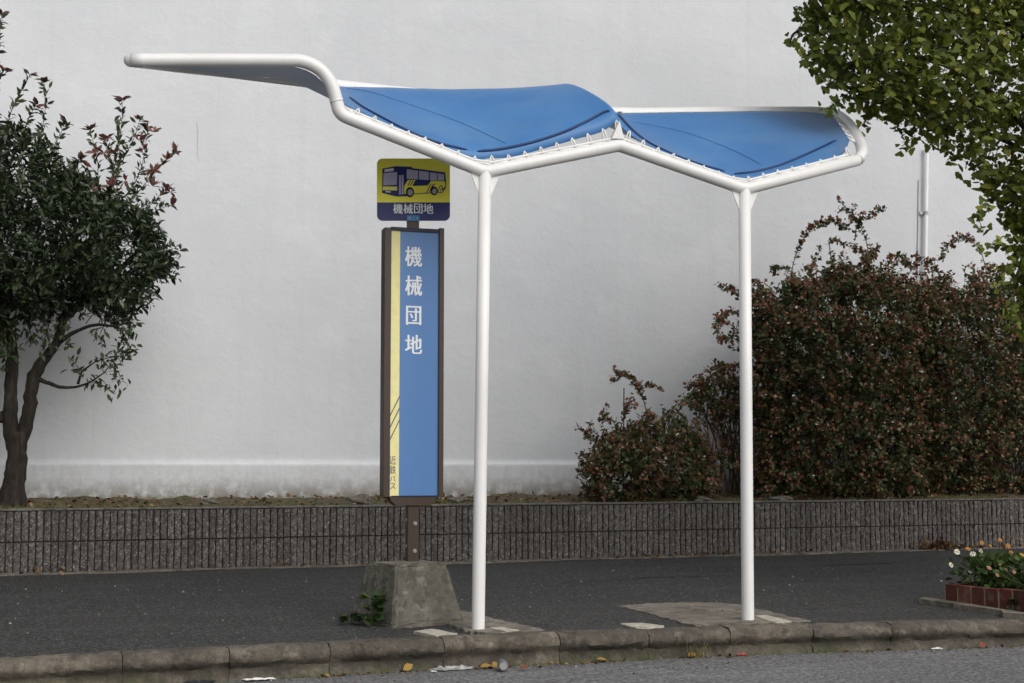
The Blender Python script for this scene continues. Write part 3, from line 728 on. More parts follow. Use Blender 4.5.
# top plate with bus drawing : pixel coordinates of the enlarged photo crop -> sign plane
def cp(x, y): return (360 + x / 5.69, 140 + y / 5.69)
def rrect(x0, y0, x1, y1, r, n=6):
    out = []
    for cx, cy, a0 in ((x1 - r, y0 + r, -90), (x1 - r, y1 - r, 0), (x0 + r, y1 - r, 90), (x0 + r, y0 + r, 180)):
        for k in range(n + 1):
            a = math.radians(a0 + 90 * k / n); out.append((cx + r * math.cos(a), cy + r * math.sin(a)))
    return out
PD = .012
def flat(poly, lay, mat, name, parent, th=.0005, crop=True):
    m_ = MB()
    for pl in poly: m_.prism([sp(*(cp(x, y) if crop else (x, y)), PD - .0006 * lay) for x, y in pl], NS * th)
    return m_.build(name, mat, parent)
plate = flat([rrect(97, 105, 512, 460, 32)], 0, PLATEYEL, 'top_plate', sg, .004)
band = [(97, 355), (512, 355)] + [p for p in rrect(97, 105, 512, 460, 32) if p[1] > 356]
band = [(97, 355), (512, 355)] + [(512 - 32 + 32 * math.cos(math.radians(a)), 428 + 32 * math.sin(math.radians(a))) for a in range(0, 91, 15)] + [(129 + 32 * math.cos(math.radians(a)), 428 + 32 * math.sin(math.radians(a))) for a in range(90, 181, 15)]
flat([band], 1, PLATENAVY, 'name_band', plate)
for ch, (x0, x1) in zip('機械団地', ((190, 243), (248, 300), (308, 355), (361, 416))):
    a = cp(x0, 364); b = cp(x1, 417); glyph(ch, (a[0], a[1], b[0], b[1]), PD - .0016, LETTERW, 'lettering', plate)
flat([rrect(268, 429, 338, 459, 4)], 2, CYAN, 'plate_clip', plate, .002)
for x in (282, 324): mb = MB(); c = sp(*cp(x, 444), PD - .0014); mb.tube([c + NS * .001, c - NS * .004], .0055, 10); mb.build('clip_screw', STEEL, plate)
def circ(cx, cy, r, n=22, sx=.82): return [(cx + r * sx * math.cos(2 * math.pi * k / n), cy + r * math.sin(2 * math.pi * k / n)) for k in range(n)]
def stroke(P, w):
    out = []
    for a, b in zip(P[:-1], P[1:]):
        a = np.array(a, float); b = np.array(b, float); d = b - a; d /= np.linalg.norm(d); nn = np.array([-d[1], d[0]]) * w / 2
        out.append([tuple(a - d * w * .3 + nn), tuple(b + d * w * .3 + nn), tuple(b + d * w * .3 - nn), tuple(a - d * w * .3 - nn)])
    return out
BUS = MB()
def draw(poly, lay, mi):
    for pl in poly: BUS.prism([sp(*cp(x, y), PD - .0006 * lay) for x, y in pl], NS * .0005, mi)
draw([[(128, 162), (200, 149), (292, 152), (300, 160), (484, 184), (490, 230), (489, 270), (470, 299), (440, 301), (300, 309), (262, 321), (205, 321), (125, 301), (126, 230)]], 1, 0)
draw([[(252, 262), (272, 228), (318, 228), (300, 262), (385, 258), (405, 232), (484, 234), (485, 268), (468, 295), (300, 305), (252, 306)], [(130, 264), (212, 264), (211, 288), (129, 285)]], 2, 1)
draw([[(300, 152.5), (340, 158), (484, 180), (484, 184), (300, 160)]], 2, 1)
draw([[(266, 166), (330, 174), (330, 224), (266, 221)], [(336, 175), (391, 182), (391, 228), (336, 224.5)], [(398, 184), (438, 189), (438, 230), (398, 228.5)], [(442, 190), (478, 195), (478, 230), (442, 230)], [(222, 200), (233, 199), (233, 310), (222, 311)], [(237, 199), (248, 198), (248, 308), (237, 309.5)], [(134, 188), (212, 182), (210, 255), (132, 258)]], 2, 2)
draw([[(140, 167), (192, 160), (192, 176), (140, 182)], [(146, 290), (174, 292), (174, 299), (146, 297)], [(132, 270), (146, 270), (146, 278), (132, 278)], [(180, 272), (204, 272), (204, 281), (180, 281)]], 3, 3)
draw([circ(284, 297, 29), circ(422, 290, 25)], 3, 4)
draw([circ(286, 298, 18), circ(423, 291, 15)], 4, 5)
draw(stroke([(274, 258), (288, 232)], 5) + stroke([(288, 258), (302, 232)], 5) + stroke([(302, 258), (316, 232)], 5) + stroke([(378, 300), (404, 250)], 5) + stroke([(392, 300), (416, 252)], 5) + stroke([(404, 276), (428, 250)], 4) + stroke([(484, 234), (488, 262), (470, 296), (440, 298)], 3), 3, 0)
draw(stroke([(442, 296), (456, 262), (466, 260), (472, 282), (488, 262)], 4) + stroke([(456, 290), (466, 278), (474, 288)], 4), 4, 0)

BUS.build('bus_drawing', [PLATENAVY, PLATEYEL, LILAC, LETTERW, BLACK, plain('hub_grey', (.40, .40, .43), .4)], plate)

# ------------------------------------------------------------------ foliage tools
def in_poly(P, poly):
    x, y = P[:, 0], P[:, 1]; c = np.zeros(len(P), bool); n = len(poly)
    for i in range(n):
        x1, y1 = poly[i]; x2, y2 = poly[(i + 1) % n]
        if y1 == y2: continue
        c ^= ((y1 > y) != (y2 > y)) & (x < (x2 - x1) * (y - y1) / (y2 - y1) + x1)
    return c
def edge_dist(P, poly):
    d = np.full(len(P), 1e9); n = len(poly)
    for i in range(n):
        a = np.array(poly[i], float); b = np.array(poly[(i + 1) % n], float); ab = b - a
        t = np.clip(((P - a) @ ab) / (ab @ ab), 0, 1); d = np.minimum(d, np.linalg.norm(P - (a + t[:, None] * ab), axis=1))
    return d
def on_plane_arr(P, p0s, n):
    d = FWD[None] * F + RGT[None] * (P[:, :1] - CX) - UPV[None] * (P[:, 1:] - CY); d = unit(d)
    t = ((p0s - CAM) @ n) / (d @ n); return CAM + d * t[:, None]
def volume_points(poly, N, center, nrm, thick, dfull, clump=0, gap=None, bias=None):
    """points filling a crown: an outline given its own distance, bulging to `thick` metres either side"""
    poly = list(poly); a = np.array(poly); lo = a.min(0); hi = a.max(0); out = []
    while sum(len(o) for o in out) < N:
        P = rng.uniform(lo, hi, (N * 2, 2)); P = P[in_poly(P, poly)]
        if gap is not None: P = P[gap(P)]
        out.append(P)
    P = np.concatenate(out)[:N]; d = edge_dist(P, poly)
    t = thick * np.sqrt(np.clip(d / dfull, 0, 1)) + .03
    off = rng.uniform(-1, 1, N); off = np.sign(off) * np.abs(off) ** .75 * t
    p0 = np.asarray(center)[None] + off[:, None] * nrm[None]
    return on_plane_arr(P, p0, nrm), off, d
def rand_dirs(N): return unit(rng.normal(size=(N, 3)))
LEAF_V = [(0, 0, 0), (-.26, .30, .05), (-.30, .58, .06), (0, 1, -.06), (.30, .58, .06), (.26, .30, .05), (0, .45, 0)]
LEAF_F = [(0, 6, 2, 1), (6, 3, 2), (0, 5, 4, 6), (6, 4, 3)]
FAN_V = [(0, 0, 0), (0, .42, 0), (-.36, .72, .05), (-.50, .95, .02), (-.22, 1.08, .07), (-.03, 1.0, .0), (.03, 1.0, .0), (.22, 1.08, .07), (.50, .95, .02), (.36, .72, .05), (-.012, .0, .0)]
FAN_F = [(0, 1, 10), (1, 5, 4, 3, 2), (1, 9, 8, 7, 6), (1, 6, 5)]
def twigs(pts, axes, L, nper, spread, leafL, wob=.3):
    """leaves set along short shoots. returns pos, axis"""
    N = len(pts); k = np.tile(np.linspace(.1, 1, nper), N); P = np.repeat(pts, nper, 0); A = np.repeat(axes, nper, 0)
    pos = P + A * (k * L)[:, None] + rng.normal(size=P.shape) * .006
    side = unit(np.cross(A, rand_dirs(len(A)))); ax = unit(A * .55 + side * spread + rng.normal(size=A.shape) * wob * .5)
    return pos, ax
def leaf_cloud(name, tv, tf, pos, ax, size, mat, parent, up=.8, jit=.35):
    n = unit(np.array([0, 0, up])[None] + rng.normal(size=pos.shape) * .55)
    return scatter(name, tv, tf, pos, frames(ax, n), size * rng.uniform(1 - jit, 1 + jit, len(pos)), mat, parent)

# ------------------------------------------------------------------ left tree
TD = .62
tl_n = EY
def tp(px, py, d=0.0): return on_plane(px, py, W(0, TD + d, 0), EY)
base = tp(13, 499); base[2] = soil_z(TD) - .02
tr = thing('broadleaf_tree', 'dark evergreen tree with a forked trunk and reddish shoot tips', 'tree', base)
def limb(mb_, pts, radii, n=5, seg=12, wob=.005):
    P = catmull(pts, n); m = len(P); rr = np.interp(np.linspace(0, len(radii) - 1, m), range(len(radii)), radii)
    P = [p + rng.normal(size=3) * wob * (0 < i < m - 1) * min(1, rr[i] / .05) for i, p in enumerate(P)]
    ph_ = rng.uniform(0, 6); rr = [r * (1 + .05 * math.sin(i * .7 + ph_) + .03 * math.sin(i * 1.6 + ph_ * 2)) for i, r in enumerate(rr)]
    mb_.tube(P, rr, seg)
mb = MB()
limb(mb, [base - np.array([0, 0, .1]), tp(13, 492), tp(16, 470), tp(17, 450), tp(17, 432)], [.140, .104, .086, .08, .07], seg=18)
limb(mb, [tp(16, 466), tp(14, 446), tp(10, 415), tp(11, 385, .05), tp(12, 355, .1), tp(9, 320, .1), tp(6, 270, .1), tp(-10, 200, .1)], [.045, .068, .060, .054, .05, .042, .034, .022])
limb(mb, [tp(17, 466), tp(20, 446), tp(29, 415, -.03), tp(32, 385, -.05), tp(40, 365, -.08), tp(55, 345, -.1), tp(62, 325, -.1), tp(75, 290, -.1), tp(95, 240, -.1)], [.045, .066, .054, .058, .048, .04, .034, .024, .014])
limb(mb, [tp(54, 345, -.1), tp(75, 332, -.15), tp(95, 325, -.2), tp(115, 326, -.25), tp(130, 322, -.25)], [.024, .017, .013, .010, .006])
limb(mb, [tp(33, 377, -.05), tp(46, 382, -.1), tp(60, 387, -.15), tp(75, 387, -.2), tp(90, 382, -.25), tp(105, 372, -.3)], [.024, .019, .014, .011, .008, .005])
limb(mb, [tp(78, 384, -.2), tp(82, 372, -.22), tp(95, 362, -.25)], [.012, .009, .005])
limb(mb, [tp(4, 416), tp(-8, 418, .1), tp(-22, 405, .1), tp(-50, 360, .2)], [.048, .044, .036, .024])
limb(mb, [tp(8, 330, .1), tp(-2, 300, .0), tp(20, 250, -.1), tp(30, 200, -.15)], [.05, .04, .03, .02])
limb(mb, [tp(62, 320, -.1), tp(95, 290, .1), tp(130, 260, .1), tp(150, 240, .15)], [.04, .03, .02, .012])
mb.build('trunk', BARK, tr, smooth=True)
crown = [(-210, 120), (-120, 90), (-60, 110), (0, 135), (30, 140), (52, 165), (75, 175), (98, 185), (112, 205), (130, 205), (150, 215), (160, 235), (176, 255), (178, 272), (160, 285), (150, 305), (135, 325), (108, 318), (85, 300), (62, 312), (40, 318), (20, 318), (0, 328), (-40, 330), (-120, 330), (-200, 300), (-240, 210)]
crown = [(x - 13 if x > 60 else x, y) for x, y in crown]
NT = 5600
pts, off, d = volume_points(crown, NT, W(0, TD - .05, 0), EY, .75, 70)
pa = np.array(crown, float); pc = pa.mean(0); ex_ = [tuple(pc + (q - pc) * (1 + 9 / np.linalg.norm(q - pc))) for q in pa]
p2, o2, d2 = volume_points(ex_, 700, W(0, TD - .05, 0), EY, .8, 70); p2 = p2[d2 < 34]; pts = np.concatenate([pts, p2])
ph = rng.uniform(0, 6, 3); lump = np.sin(pts[:, 0] * 8 + ph[0]) + np.sin(pts[:, 2] * 9 + ph[1]) + np.sin(pts[:, 1] * 7 + pts[:, 0] * 4 + ph[2])
keep = (lump > -1.2) | (rng.uniform(size=len(pts)) < .25); pts = pts[keep]; NT = len(pts)
cen = tp(-20, 260)
ax = unit(unit(pts - cen[None]) * .6 + np.array([0, 0, .55])[None] + rng.normal(size=pts.shape) * .45)
pos, la = twigs(pts, ax, .13, 8, .95, .07)
LV1 = leafmat('dark_evergreen_leaf', [(0, (.012, .022, .010)), (.4, (.026, .042, .018)), (.8, (.042, .064, .026)), (.97, (.065, .092, .036)), (1, (.09, .11, .045))], .36, .5, .12)
LEAF1 = [(x * .62, y, z) for x, y, z in LEAF_V]
leaf_cloud('foliage', LEAF1, LEAF_F, pos, la, .070, LV1, tr)
# thin inner twigs
mb = MB()
for i in range(0, NT, 5):
    mb.tube([pts[i] - ax[i] * .10, pts[i] + ax[i] * .12], [.0045, .002], 4, False)
mb.build('twigs', BARK, tr)
# low side sprays and upright shoots
sprays = [[(105, 372, -.3), (112, 362, -.32), (122, 352, -.34)], [(90, 378, -.25), (100, 385, -.27), (112, 388, -.3)], [(82, 372, -.22), (72, 360, -.25)], [(95, 362, -.25), (108, 358, -.28), (132, 355, -.3)], [(30, 330, -.1), (32, 340, -.1)], [(28, 310, 0), (30, 325, -.1), (28, 338, -.1)], [(118, 326, -.25), (126, 338, -.25), (128, 350, -.25)], [(50, 320, -.1), (42, 350, -.2)], [(5, 350, -.1), (14, 342, -.15)],
          [(0, 370, -.1), (10, 358, -.15)], [(70, 310, -.2), (64, 330, -.2), (68, 345, -.2)], [(105, 322, -.2), (98, 340, -.25)], [(130, 322, -.25), (128, 340, -.25), (120, 345, -.25)], [(10, 320, -.2), (4, 345, -.2), (8, 362, -.2)], [(110, 365, -.3), (120, 375, -.3), (118, 385, -.3)], [(75, 300, -.2), (82, 318, -.2)], [(-5, 330, -.1), (0, 350, -.1)]]
shoots = [[(98, 215, .1), (110, 185, .1), (118, 150, .1), (122, 118, .12), (122, 100, .12)], [(110, 210, .1), (130, 190, .1), (142, 165, .1), (148, 128, .1)], [(125, 210, .1), (140, 190, .1), (155, 172, .1), (166, 160, .1), (176, 152, .1)], [(120, 200, 0), (112, 165, 0), (106, 140, .0)], [(35, 165, .1), (42, 130, .1), (46, 100, .1), (44, 82, .1)], [(5, 150, .0), (10, 115, .0), (22, 90, .0), (30, 75, .0)], [(60, 185, -.1), (76, 165, -.1), (82, 160, -.1)],
          [(-15, 120, .1), (-8, 80, .1), (-2, 45, .1), (2, 14, .1)], [(-30, 120, .1), (-12, 95, .1), (0, 78, .1), (4, 70, .1)], [(48, 160, .1), (58, 138, .1), (66, 124, .1)], [(130, 215, .1), (150, 205, .1), (166, 188, .1)], [(95, 200, .1), (98, 165, .1), (90, 130, .1)], [(140, 225, .1), (158, 210, .1), (172, 205, .1)], [(105, 200, .05), (118, 170, .05), (133, 140, .05), (140, 120, .05)], [(20, 150, .0), (28, 120, 0), (36, 105, 0)]]
mb = MB(); P_ = []; A_ = []; Pr = []; Ar = []
def along(pl, step):
    Q = resample(catmull([tp(*p) for p in pl], 6), step); T = unit(np.gradient(Q, axis=0)); return Q, T
for k, pl in enumerate(sprays + shoots):
    Q, T = along(pl, .031); mb.tube(list(Q), list(np.linspace(.005, .0018, len(Q))), 5, False)
    top_s = k >= len(sprays); st0 = int(len(Q) * (.15 if top_s else .0))
    for i in range(st0, len(Q)):
        for _ in range(3 if top_s else 4):
            s_ = unit(np.cross(T[i], rand_dirs(1)[0]) + rng.normal(size=3) * .5); P_.append(Q[i] + rng.normal(size=3) * (.009 if top_s else .03)); A_.append(unit(T[i] * .5 + s_ * .9 + np.array([0, 0, .1 if top_s else -.25])))
    if top_s:
        for _ in range(8):
            s_ = unit(np.cross(T[-1], rand_dirs(1)[0])); Pr.append(Q[-1] + rng.normal(size=3) * .004); Ar.append(unit(T[-1] * .35 + s_))
for _ in range(26):   # extra reddish rosettes near the crown's right shoulder
    c = tp(rng.uniform(95, 178), rng.uniform(130, 195), rng.uniform(-.1, .2))
    if rng.uniform() < .45:
        for _ in range(7): Pr.append(c); Ar.append(unit(np.array([0, 0, .35]) + rand_dirs(1)[0]))
mb.build('shoot', BARK, tr)
LVS = leafmat('shoot_leaf', [(0, (.03, .05, .02)), (.6, (.06, .085, .035)), (1, (.10, .12, .05))], .45, .3, .25)
leaf_cloud('shoot_foliage', LEAF1, LEAF_F, np.array(P_), np.array(A_), .068, LVS, tr)
LVR = leafmat('red_young_leaf', [(0, (.13, .05, .045)), (.6, (.20, .085, .075)), (1, (.22, .14, .10))], .45, .3, .25)
leaf_cloud('young_leaves', LEAF1, LEAF_F, np.array(Pr), np.array(Ar), .088, LVR, tr, jit=.25)

# ------------------------------------------------------------------ abelia shrubs
AB_LEAF = leafmat('abelia_leaf', [(0, (.028, .042, .016)), (.35, (.062, .086, .032)), (.75, (.105, .132, .048)), (1, (.18, .155, .065))], .42, .4, .2)
AB_BR = leafmat('abelia_bract', [(0, (.13, .050, .030)), (.5, (.27, .115, .070)), (.85, (.37, .185, .115)), (1, (.46, .31, .20))], .6, .2, .3)
AB_FL = plain('abelia_flower', (.72, .68, .66), .6)
STEM = plain('shrub_stem', (.07, .042, .028), .8)
STAR_V = [(0, 0, 0), (-.34, .42, .12), (0, .95, .1), (.34, .42, .12), (.9, .1, .15), (.5, -.35, .1), (-.9, .1, .15), (-.5, -.35, .1), (0, -.9, .12)]
STAR_F = [(0, 1, 2, 3), (0, 3, 4, 5), (0, 7, 6, 1), (0, 5, 8, 7)]
def shrub(name_label, poly, n, D, thick, dfull, base_px, sprigs, sprout_px, bract=.5, nflow=60):
    c0 = on_plane(*base_px, W(0, D, 0), EY); c0[2] = soil_z(D)
    t = thing('shrub', name_label, 'shrub', c0, 'reddish flowering shrubs along the wall')
    pts, off, d = volume_points(poly, n, W(0, D, 0), EY, thick, dfull)
    pa = np.array(poly, float); pc = pa.mean(0); ex_ = [tuple(pc + (q - pc) * (1 + dfull * .24 / np.linalg.norm(q - pc))) for q in pa]
    p2, o2, d2 = volume_points(ex_, int(n * .10), W(0, D, 0), EY, thick * 1.1, dfull)
    p2 = p2[d2 < 34]; o2 = o2[d2 < 34]; d2 = d2[d2 < 34]; gz = p2[:, 2] > soil_z(D) + .05; p2 = p2[gz]; o2 = o2[gz]; d2 = d2[gz]
    pts = np.concatenate([pts, p2]); off = np.concatenate([off, o2]); d = np.concatenate([d, d2]); n = len(pts)
    # lumpiness: drop points in pockets so the mass breaks into clumps
    ph = rng.uniform(0, 6, 3)
    lump = np.sin(pts[:, 0] * 11 + ph[0]) + np.sin(pts[:, 2] * 13 + ph[1]) + np.sin(pts[:, 1] * 9 + ph[2] + pts[:, 0] * 5)
    keep = (lump > -.65) | (rng.uniform(size=n) < .22); pts = pts[keep]; d = d[keep]; off = off[keep]; lump = lump[keep]
    cen = c0 + np.array([0, 0, .35])
    ax = unit(unit(pts - cen) * .75 + np.array([0, 0, .25]) - EY * .15 + rng.normal(size=pts.shape) * .45)
    pos, la = twigs(pts, ax, .15, 9, .9, .03)
    tips = pts + ax * .15
    fs_ = rng.uniform(size=len(pts)) < bract * np.clip(1 - off / thick * .8, .3, 1) * np.where(lump > -.2, 1.15, .5)
    bp = np.repeat(tips[fs_], 5, 0) + rng.normal(size=(fs_.sum() * 5, 3)) * .022
    mb = MB(); fl = tips[fs_]
    P_ = []; A_ = []; Bx = []
    foot = [c0 + EX * rng.uniform(-.25, .25) * (1 if len(poly) < 20 else 2.2) + EY * rng.uniform(-.1, .1) - np.array([0, 0, .05]) for _ in range(26)]
    sel = rng.choice(len(pts), 26, replace=False)
    for f, s_ in zip(foot, sel):
        mid = f * .5 + pts[s_] * .5 + np.array([0, 0, .12]); mb.tube(catmull([f, mid, pts[s_]], 5), list(np.linspace(.010, .003, 11)), 5, False)
    for i in range(0, len(pts), 6): mb.tube([pts[i] - ax[i] * .12, tips[i]], [.003, .0012], 4, False)
    for pl in sprigs:
        Q = resample(catmull([on_plane(a, b, W(0, D + e, 0), EY) for a, b, e in pl], 6), .022); T = unit(np.gradient(Q, axis=0)); mb.tube(list(Q), list(np.linspace(.006, .002, len(Q))), 5, False)
        L = len(Q)
        for i in range(L):
            f_ = i / L
            for _ in range(3 if f_ > .35 else 1):
                s_ = unit(np.cross(T[i], rand_dirs(1)[0])); P_.append(Q[i] + rng.normal(size=3) * .008); A_.append(unit(T[i] * .4 + s_))
            if f_ > .4 and rng.uniform() < .42:
                c = Q[i] + rand_dirs(1)[0] * .035 + np.array([0, 0, .015])
                for _ in range(5): Bx.append(c + rng.normal(size=3) * .016)
            if f_ > .5 and rng.uniform() < .25:     # short side shoot
                s_ = unit(T[i] * .5 + rand_dirs(1)[0] * .8); E_ = Q[i] + s_ * rng.uniform(.06, .14); mb.tube([Q[i], E_], [.002, .001], 4, False)
                for q in np.linspace(.2, 1, 6): P_.append(Q[i] + (E_ - Q[i]) * q); A_.append(unit(s_ * .4 + rand_dirs(1)[0]))
                for _ in range(6): Bx.append(E_ + rng.normal(size=3) * .018)
    mb.build('stems', STEM, t)
    if P_: pos = np.concatenate([pos, np.array(P_)]); la = np.concatenate([la, np.array(A_)])
    if Bx: bp = np.concatenate([bp, np.array(Bx)])
    leaf_cloud('foliage', LEAF_V, LEAF_F, pos, la, .046, AB_LEAF, t)
    leaf_cloud('flower_bracts', STAR_V, STAR_F, bp, rand_dirs(len(bp)), .021, AB_BR, t)
    front = tips[fs_][np.argsort(off[fs_])[:max(nflow * 5, 10)]]; w = front[rng.choice(len(front), min(nflow, len(front)), replace=False)]
    w = np.repeat(w, 2, 0) + rng.normal(size=(len(w) * 2, 3)) * .02 - EY * .02
    leaf_cloud('flowers', STAR_V, STAR_F, w, rand_dirs(len(w)) * .6 - EY, .019, AB_FL, t)
    return t
shrub('largest reddish flowering shrub, filling the wall behind the shelter post farther from the sign',
      [(752, 350), (756, 325), (752, 305), (768, 296), (782, 304), (798, 288), (814, 294), (830, 272), (850, 276), (868, 272), (885, 288), (902, 286), (918, 302), (935, 318), (930, 360), (928, 430), (925, 496), (765, 499), (758, 470), (764, 430), (756, 400), (760, 375)],
      6800, .80, .62, 60, (840, 498), [[(790, 300, 0), (792, 270, 0), (800, 245, -.05), (815, 226, -.1), (835, 222, -.1), (848, 228, -.15)], [(868, 270, .1), (868, 250, .1), (862, 230, .05), (850, 213, 0), (842, 203, 0)], [(855, 240, .1), (858, 222, .05), (870, 215, 0), (885, 208, -.05)], [(835, 270, 0), (830, 252, 0), (832, 240, -.1), (850, 247, -.2), (870, 258, -.2)], [(775, 310, 0), (750, 296, 0), (735, 290, 0), (724, 289, -.1)], [(770, 330, 0), (748, 318, 0), (732, 312, 0), (720, 318, -.1)], [(770, 350, 0), (750, 345, 0), (735, 335, 0), (722, 340, -.1)], [(770, 380, 0), (748, 365, 0), (730, 368, -.1), (718, 376, -.1)], [(768, 300, 0), (760, 285, 0), (748, 280, 0)], [(770, 420, 0), (752, 405, 0), (738, 402, 0), (730, 410, -.1)], [(815, 290, 0), (810, 268, 0), (818, 256, 0)], [(850, 280, 0), (868, 255, 0), (878, 248, -.05)], [(905, 280, 0), (918, 262, 0), (930, 262, -.05)], [(880, 285, 0), (892, 258, 0), (906, 255, 0)], [(738, 330, 0), (722, 320, -.1), (716, 330, -.2)], [(885, 275, 0), (898, 262, 0), (910, 262, -.1)], [(740, 385, 0), (725, 365, -.1), (715, 370, -.2)], [(800, 280, .1), (785, 268, .1), (772, 270, .05)]], None, .60, 150)
shrub('dense reddish shrub at the right edge below the ginkgo branches',
      [(915, 310), (925, 294), (945, 288), (960, 294), (975, 284), (1000, 288), (1020, 300), (1060, 295), (1110, 300), (1160, 330), (1190, 400), (1180, 498), (915, 499), (905, 440), (910, 360)],
      9000, .95, .55, 60, (1010, 498), [[(988, 290, 0), (985, 265, 0), (978, 248, 0), (965, 238, 0), (950, 243, -.05), (941, 256, -.1)], [(940, 285, .1), (938, 272, .1), (930, 262, .05)], [(1005, 290, 0), (1000, 278, 0), (990, 270, -.05)]], None, .60, 60)
shrub('small rounded reddish shrub left of the post farther from the sign',
      [(606, 452), (612, 442), (620, 436), (632, 434), (645, 426), (668, 422), (680, 430), (690, 440), (700, 454), (706, 474), (708, 490), (696, 498), (598, 499), (592, 480), (596, 460)],
      1350, .60, .42, 30, (650, 498), [[(608, 445, 0), (598, 440, 0), (585, 436, -.05)], [(618, 435, 0), (612, 420, 0), (600, 418, -.05)], [(648, 425, 0), (645, 405, 0), (638, 388, 0), (628, 376, 0), (614, 378, -.05)], [(640, 390, 0), (648, 386, 0), (654, 384, 0)], [(672, 420, 0), (682, 405, .05), (690, 398, .1)], [(620, 430, 0), (626, 410, 0), (630, 403, 0)], [(605, 440, 0), (592, 430, 0), (590, 422, -.05)], [(710, 470, 0), (725, 465, -.1), (738, 468, -.1)], [(590, 460, 0), (580, 455, -.05)]], None, .62, 45)
shrub('loose straggling reddish shrub between the small rounded one and the largest one',
      [(690, 398), (700, 388), (715, 384), (735, 388), (748, 395), (752, 410), (740, 425), (722, 425), (708, 432), (696, 420)],
      220, .98, .28, 16, (728, 498), [[(732, 495, 0), (728, 460, 0), (722, 430, 0), (712, 400, 0)], [(735, 495, 0), (738, 460, 0), (740, 430, 0), (735, 400, 0)], [(715, 425, 0), (722, 445, -.1), (715, 462, -.1)], [(698, 405, 0), (688, 400, 0), (680, 404, 0)], [(728, 430, 0), (736, 448, -.1), (742, 462, -.15)]], None, .8, 25)
# thin garden stake
mb = MB(); a = on_plane(623, 433, W(0, .5, 0), EY); b = on_plane(624, 388, W(0, .5, 0), EY); a[2] = soil_z(.5); mb.tube([a, b], .006, 8)
tag(mb.build('garden_stake', plain('stake_brown', (.05, .03, .025), .7)), 'thin dark stake standing in the small shrub', 'stake')

# ------------------------------------------------------------------ ginkgo with brick planter
C0 = on_pav(944.5, 604.0)
BXD = np.array([1.0, .02, 0]); BXD /= np.linalg.norm(BXD)
pv = on_pav(1023, 614.5) - C0; pv[2] = 0; BYD = pv / np.linalg.norm(pv)          # toward the kerb
BXD = np.array([-BYD[1], BYD[0], 0.0]); 
if BXD[0] < 0: BXD = -BXD
def tb(x, y, z): p = C0 + BXD * x + BYD * y; return np.array([p[0], p[1], pav(p[1]) + z])
LBX, LBY = 1.25, .95
tk = thing('brick_planter', 'low red brick planter box at the right end of the pavement', 'planter', C0)
mb = MB(); mm = MB()
def brick_run(p0, d, n_, L, th=.06):
    nb = int(L / .118)
    for k in range(nb):
        c = p0 + d * (.118 * (k + .5)); h = .135 + random.uniform(-.006, .004)
        c = c + n_ * random.uniform(-.003, .003); mb.box(c + np.array([0, 0, h / 2 - .01]), (.103, th, h + .02), 0, d, n_)
    c = p0 + d * (.118 * nb / 2); mm.box(c + n_ * .004 + np.array([0, 0, .055]), (.118 * nb - .002, th - .005, .13), 0, d, n_)
brick_run(tb(.03, 0, 0), BYD, BXD, LBY); brick_run(tb(.065, .03, 0), BXD, BYD, LBX); brick_run(tb(.065, LBY - .03, 0), BXD, BYD, LBX); brick_run(tb(LBX - .0, .065, 0), BYD, BXD, LBY - .12)
mb.build('brick_edging', BRICK, tk, bevel=.004); mm.build('mortar', MORTAR, tk)
mb = MB(); c = tb(LBX / 2, LBY / 2, .085); mb.box(c, (LBX - .08, LBY - .08, .06), 0, BXD, BYD); mb.build('planter_soil', SOIL, tk)
# pale concrete edging round the tree pit
mb = MB(); P = pav_poly([(919, 602.6), (924, 601), (944, 603.2), (1040, 619.5), (1003, 617), (1001, 614.5)], .028, wob=.003, sub=3); mb.prism([p - np.array([0, 0, .06]) for p in P], (0, 0, .06)); mb.build('pit_edging', PATCH, kind='structure')

TB = tb(.75, .45, .1)
gk = thing('ginkgo_tree', 'green ginkgo tree with fan leaves hanging in from the right', 'tree', TB)
GD = TB[1]
def gp(px, py, d=0.0): return on_plane(px, py, (0, GD + d, 0), NS)
def at(px, py, d=0): return gp(px, py, d + .25)
mb = MB(); zt = np.array([0, 0, 1.0])
limb(mb, [TB - zt * .15, TB + zt * .5, TB + zt * 1.3 + EX * .03, TB + zt * 2.4, TB + zt * 3.6, TB + zt * 5.2], [.13, .10, .09, .08, .06, .02], seg=14)
for (h0, tips_) in ((1.9, [(1060, 200, -.2), (1010, 110, -.25), (930, 60, -.2), (860, 62, -.15), (826, 88, -.1)]), (2.2, [(1040, 60, .1), (950, 10, .2), (860, 10, .2), (800, 30, .1), (790, 42, .1)]), (1.5, [(1090, 260, -.1), (1060, 230, -.2), (1045, 200, -.2)]), (2.4, [(1120, 0, .3), (1000, -70, .2), (920, -90, .1)]), (1.7, [(1150, 200, .4), (1240, 120, .5), (1350, 60, .4)]), (2.0, [(1120, 60, -.4), (1200, -40, -.6), (1300, -120, -.5)]), (1.6, [(1060, 190, .3), (980, 130, .3), (920, 132, .2)])):
    limb(mb, [TB + zt * h0] + [at(*t) for t in tips_], list(np.linspace(.030, .005, len(tips_) + 1)), seg=8)
mb.build('trunk', BARK, gk, smooth=True)
crown = [(798, 44), (810, 20), (814, -10), (800, -60), (830, -160), (930, -260), (1060, -330), (1200, -330), (1340, -260), (1430, -120), (1440, 60), (1360, 200), (1240, 300), (1120, 330), (1060, 330), (1030, 335), (1022, 300), (1018, 262), (1012, 232), (1006, 206), (990, 186), (970, 168), (950, 150), (930, 138), (908, 128), (890, 112), (868, 103), (854, 92), (842, 82), (830, 70), (817, 60), (804, 52)]
NG = 16000
pts, off, d = volume_points(crown, NG, (0, GD + .32, 0), NS, .65, 90)
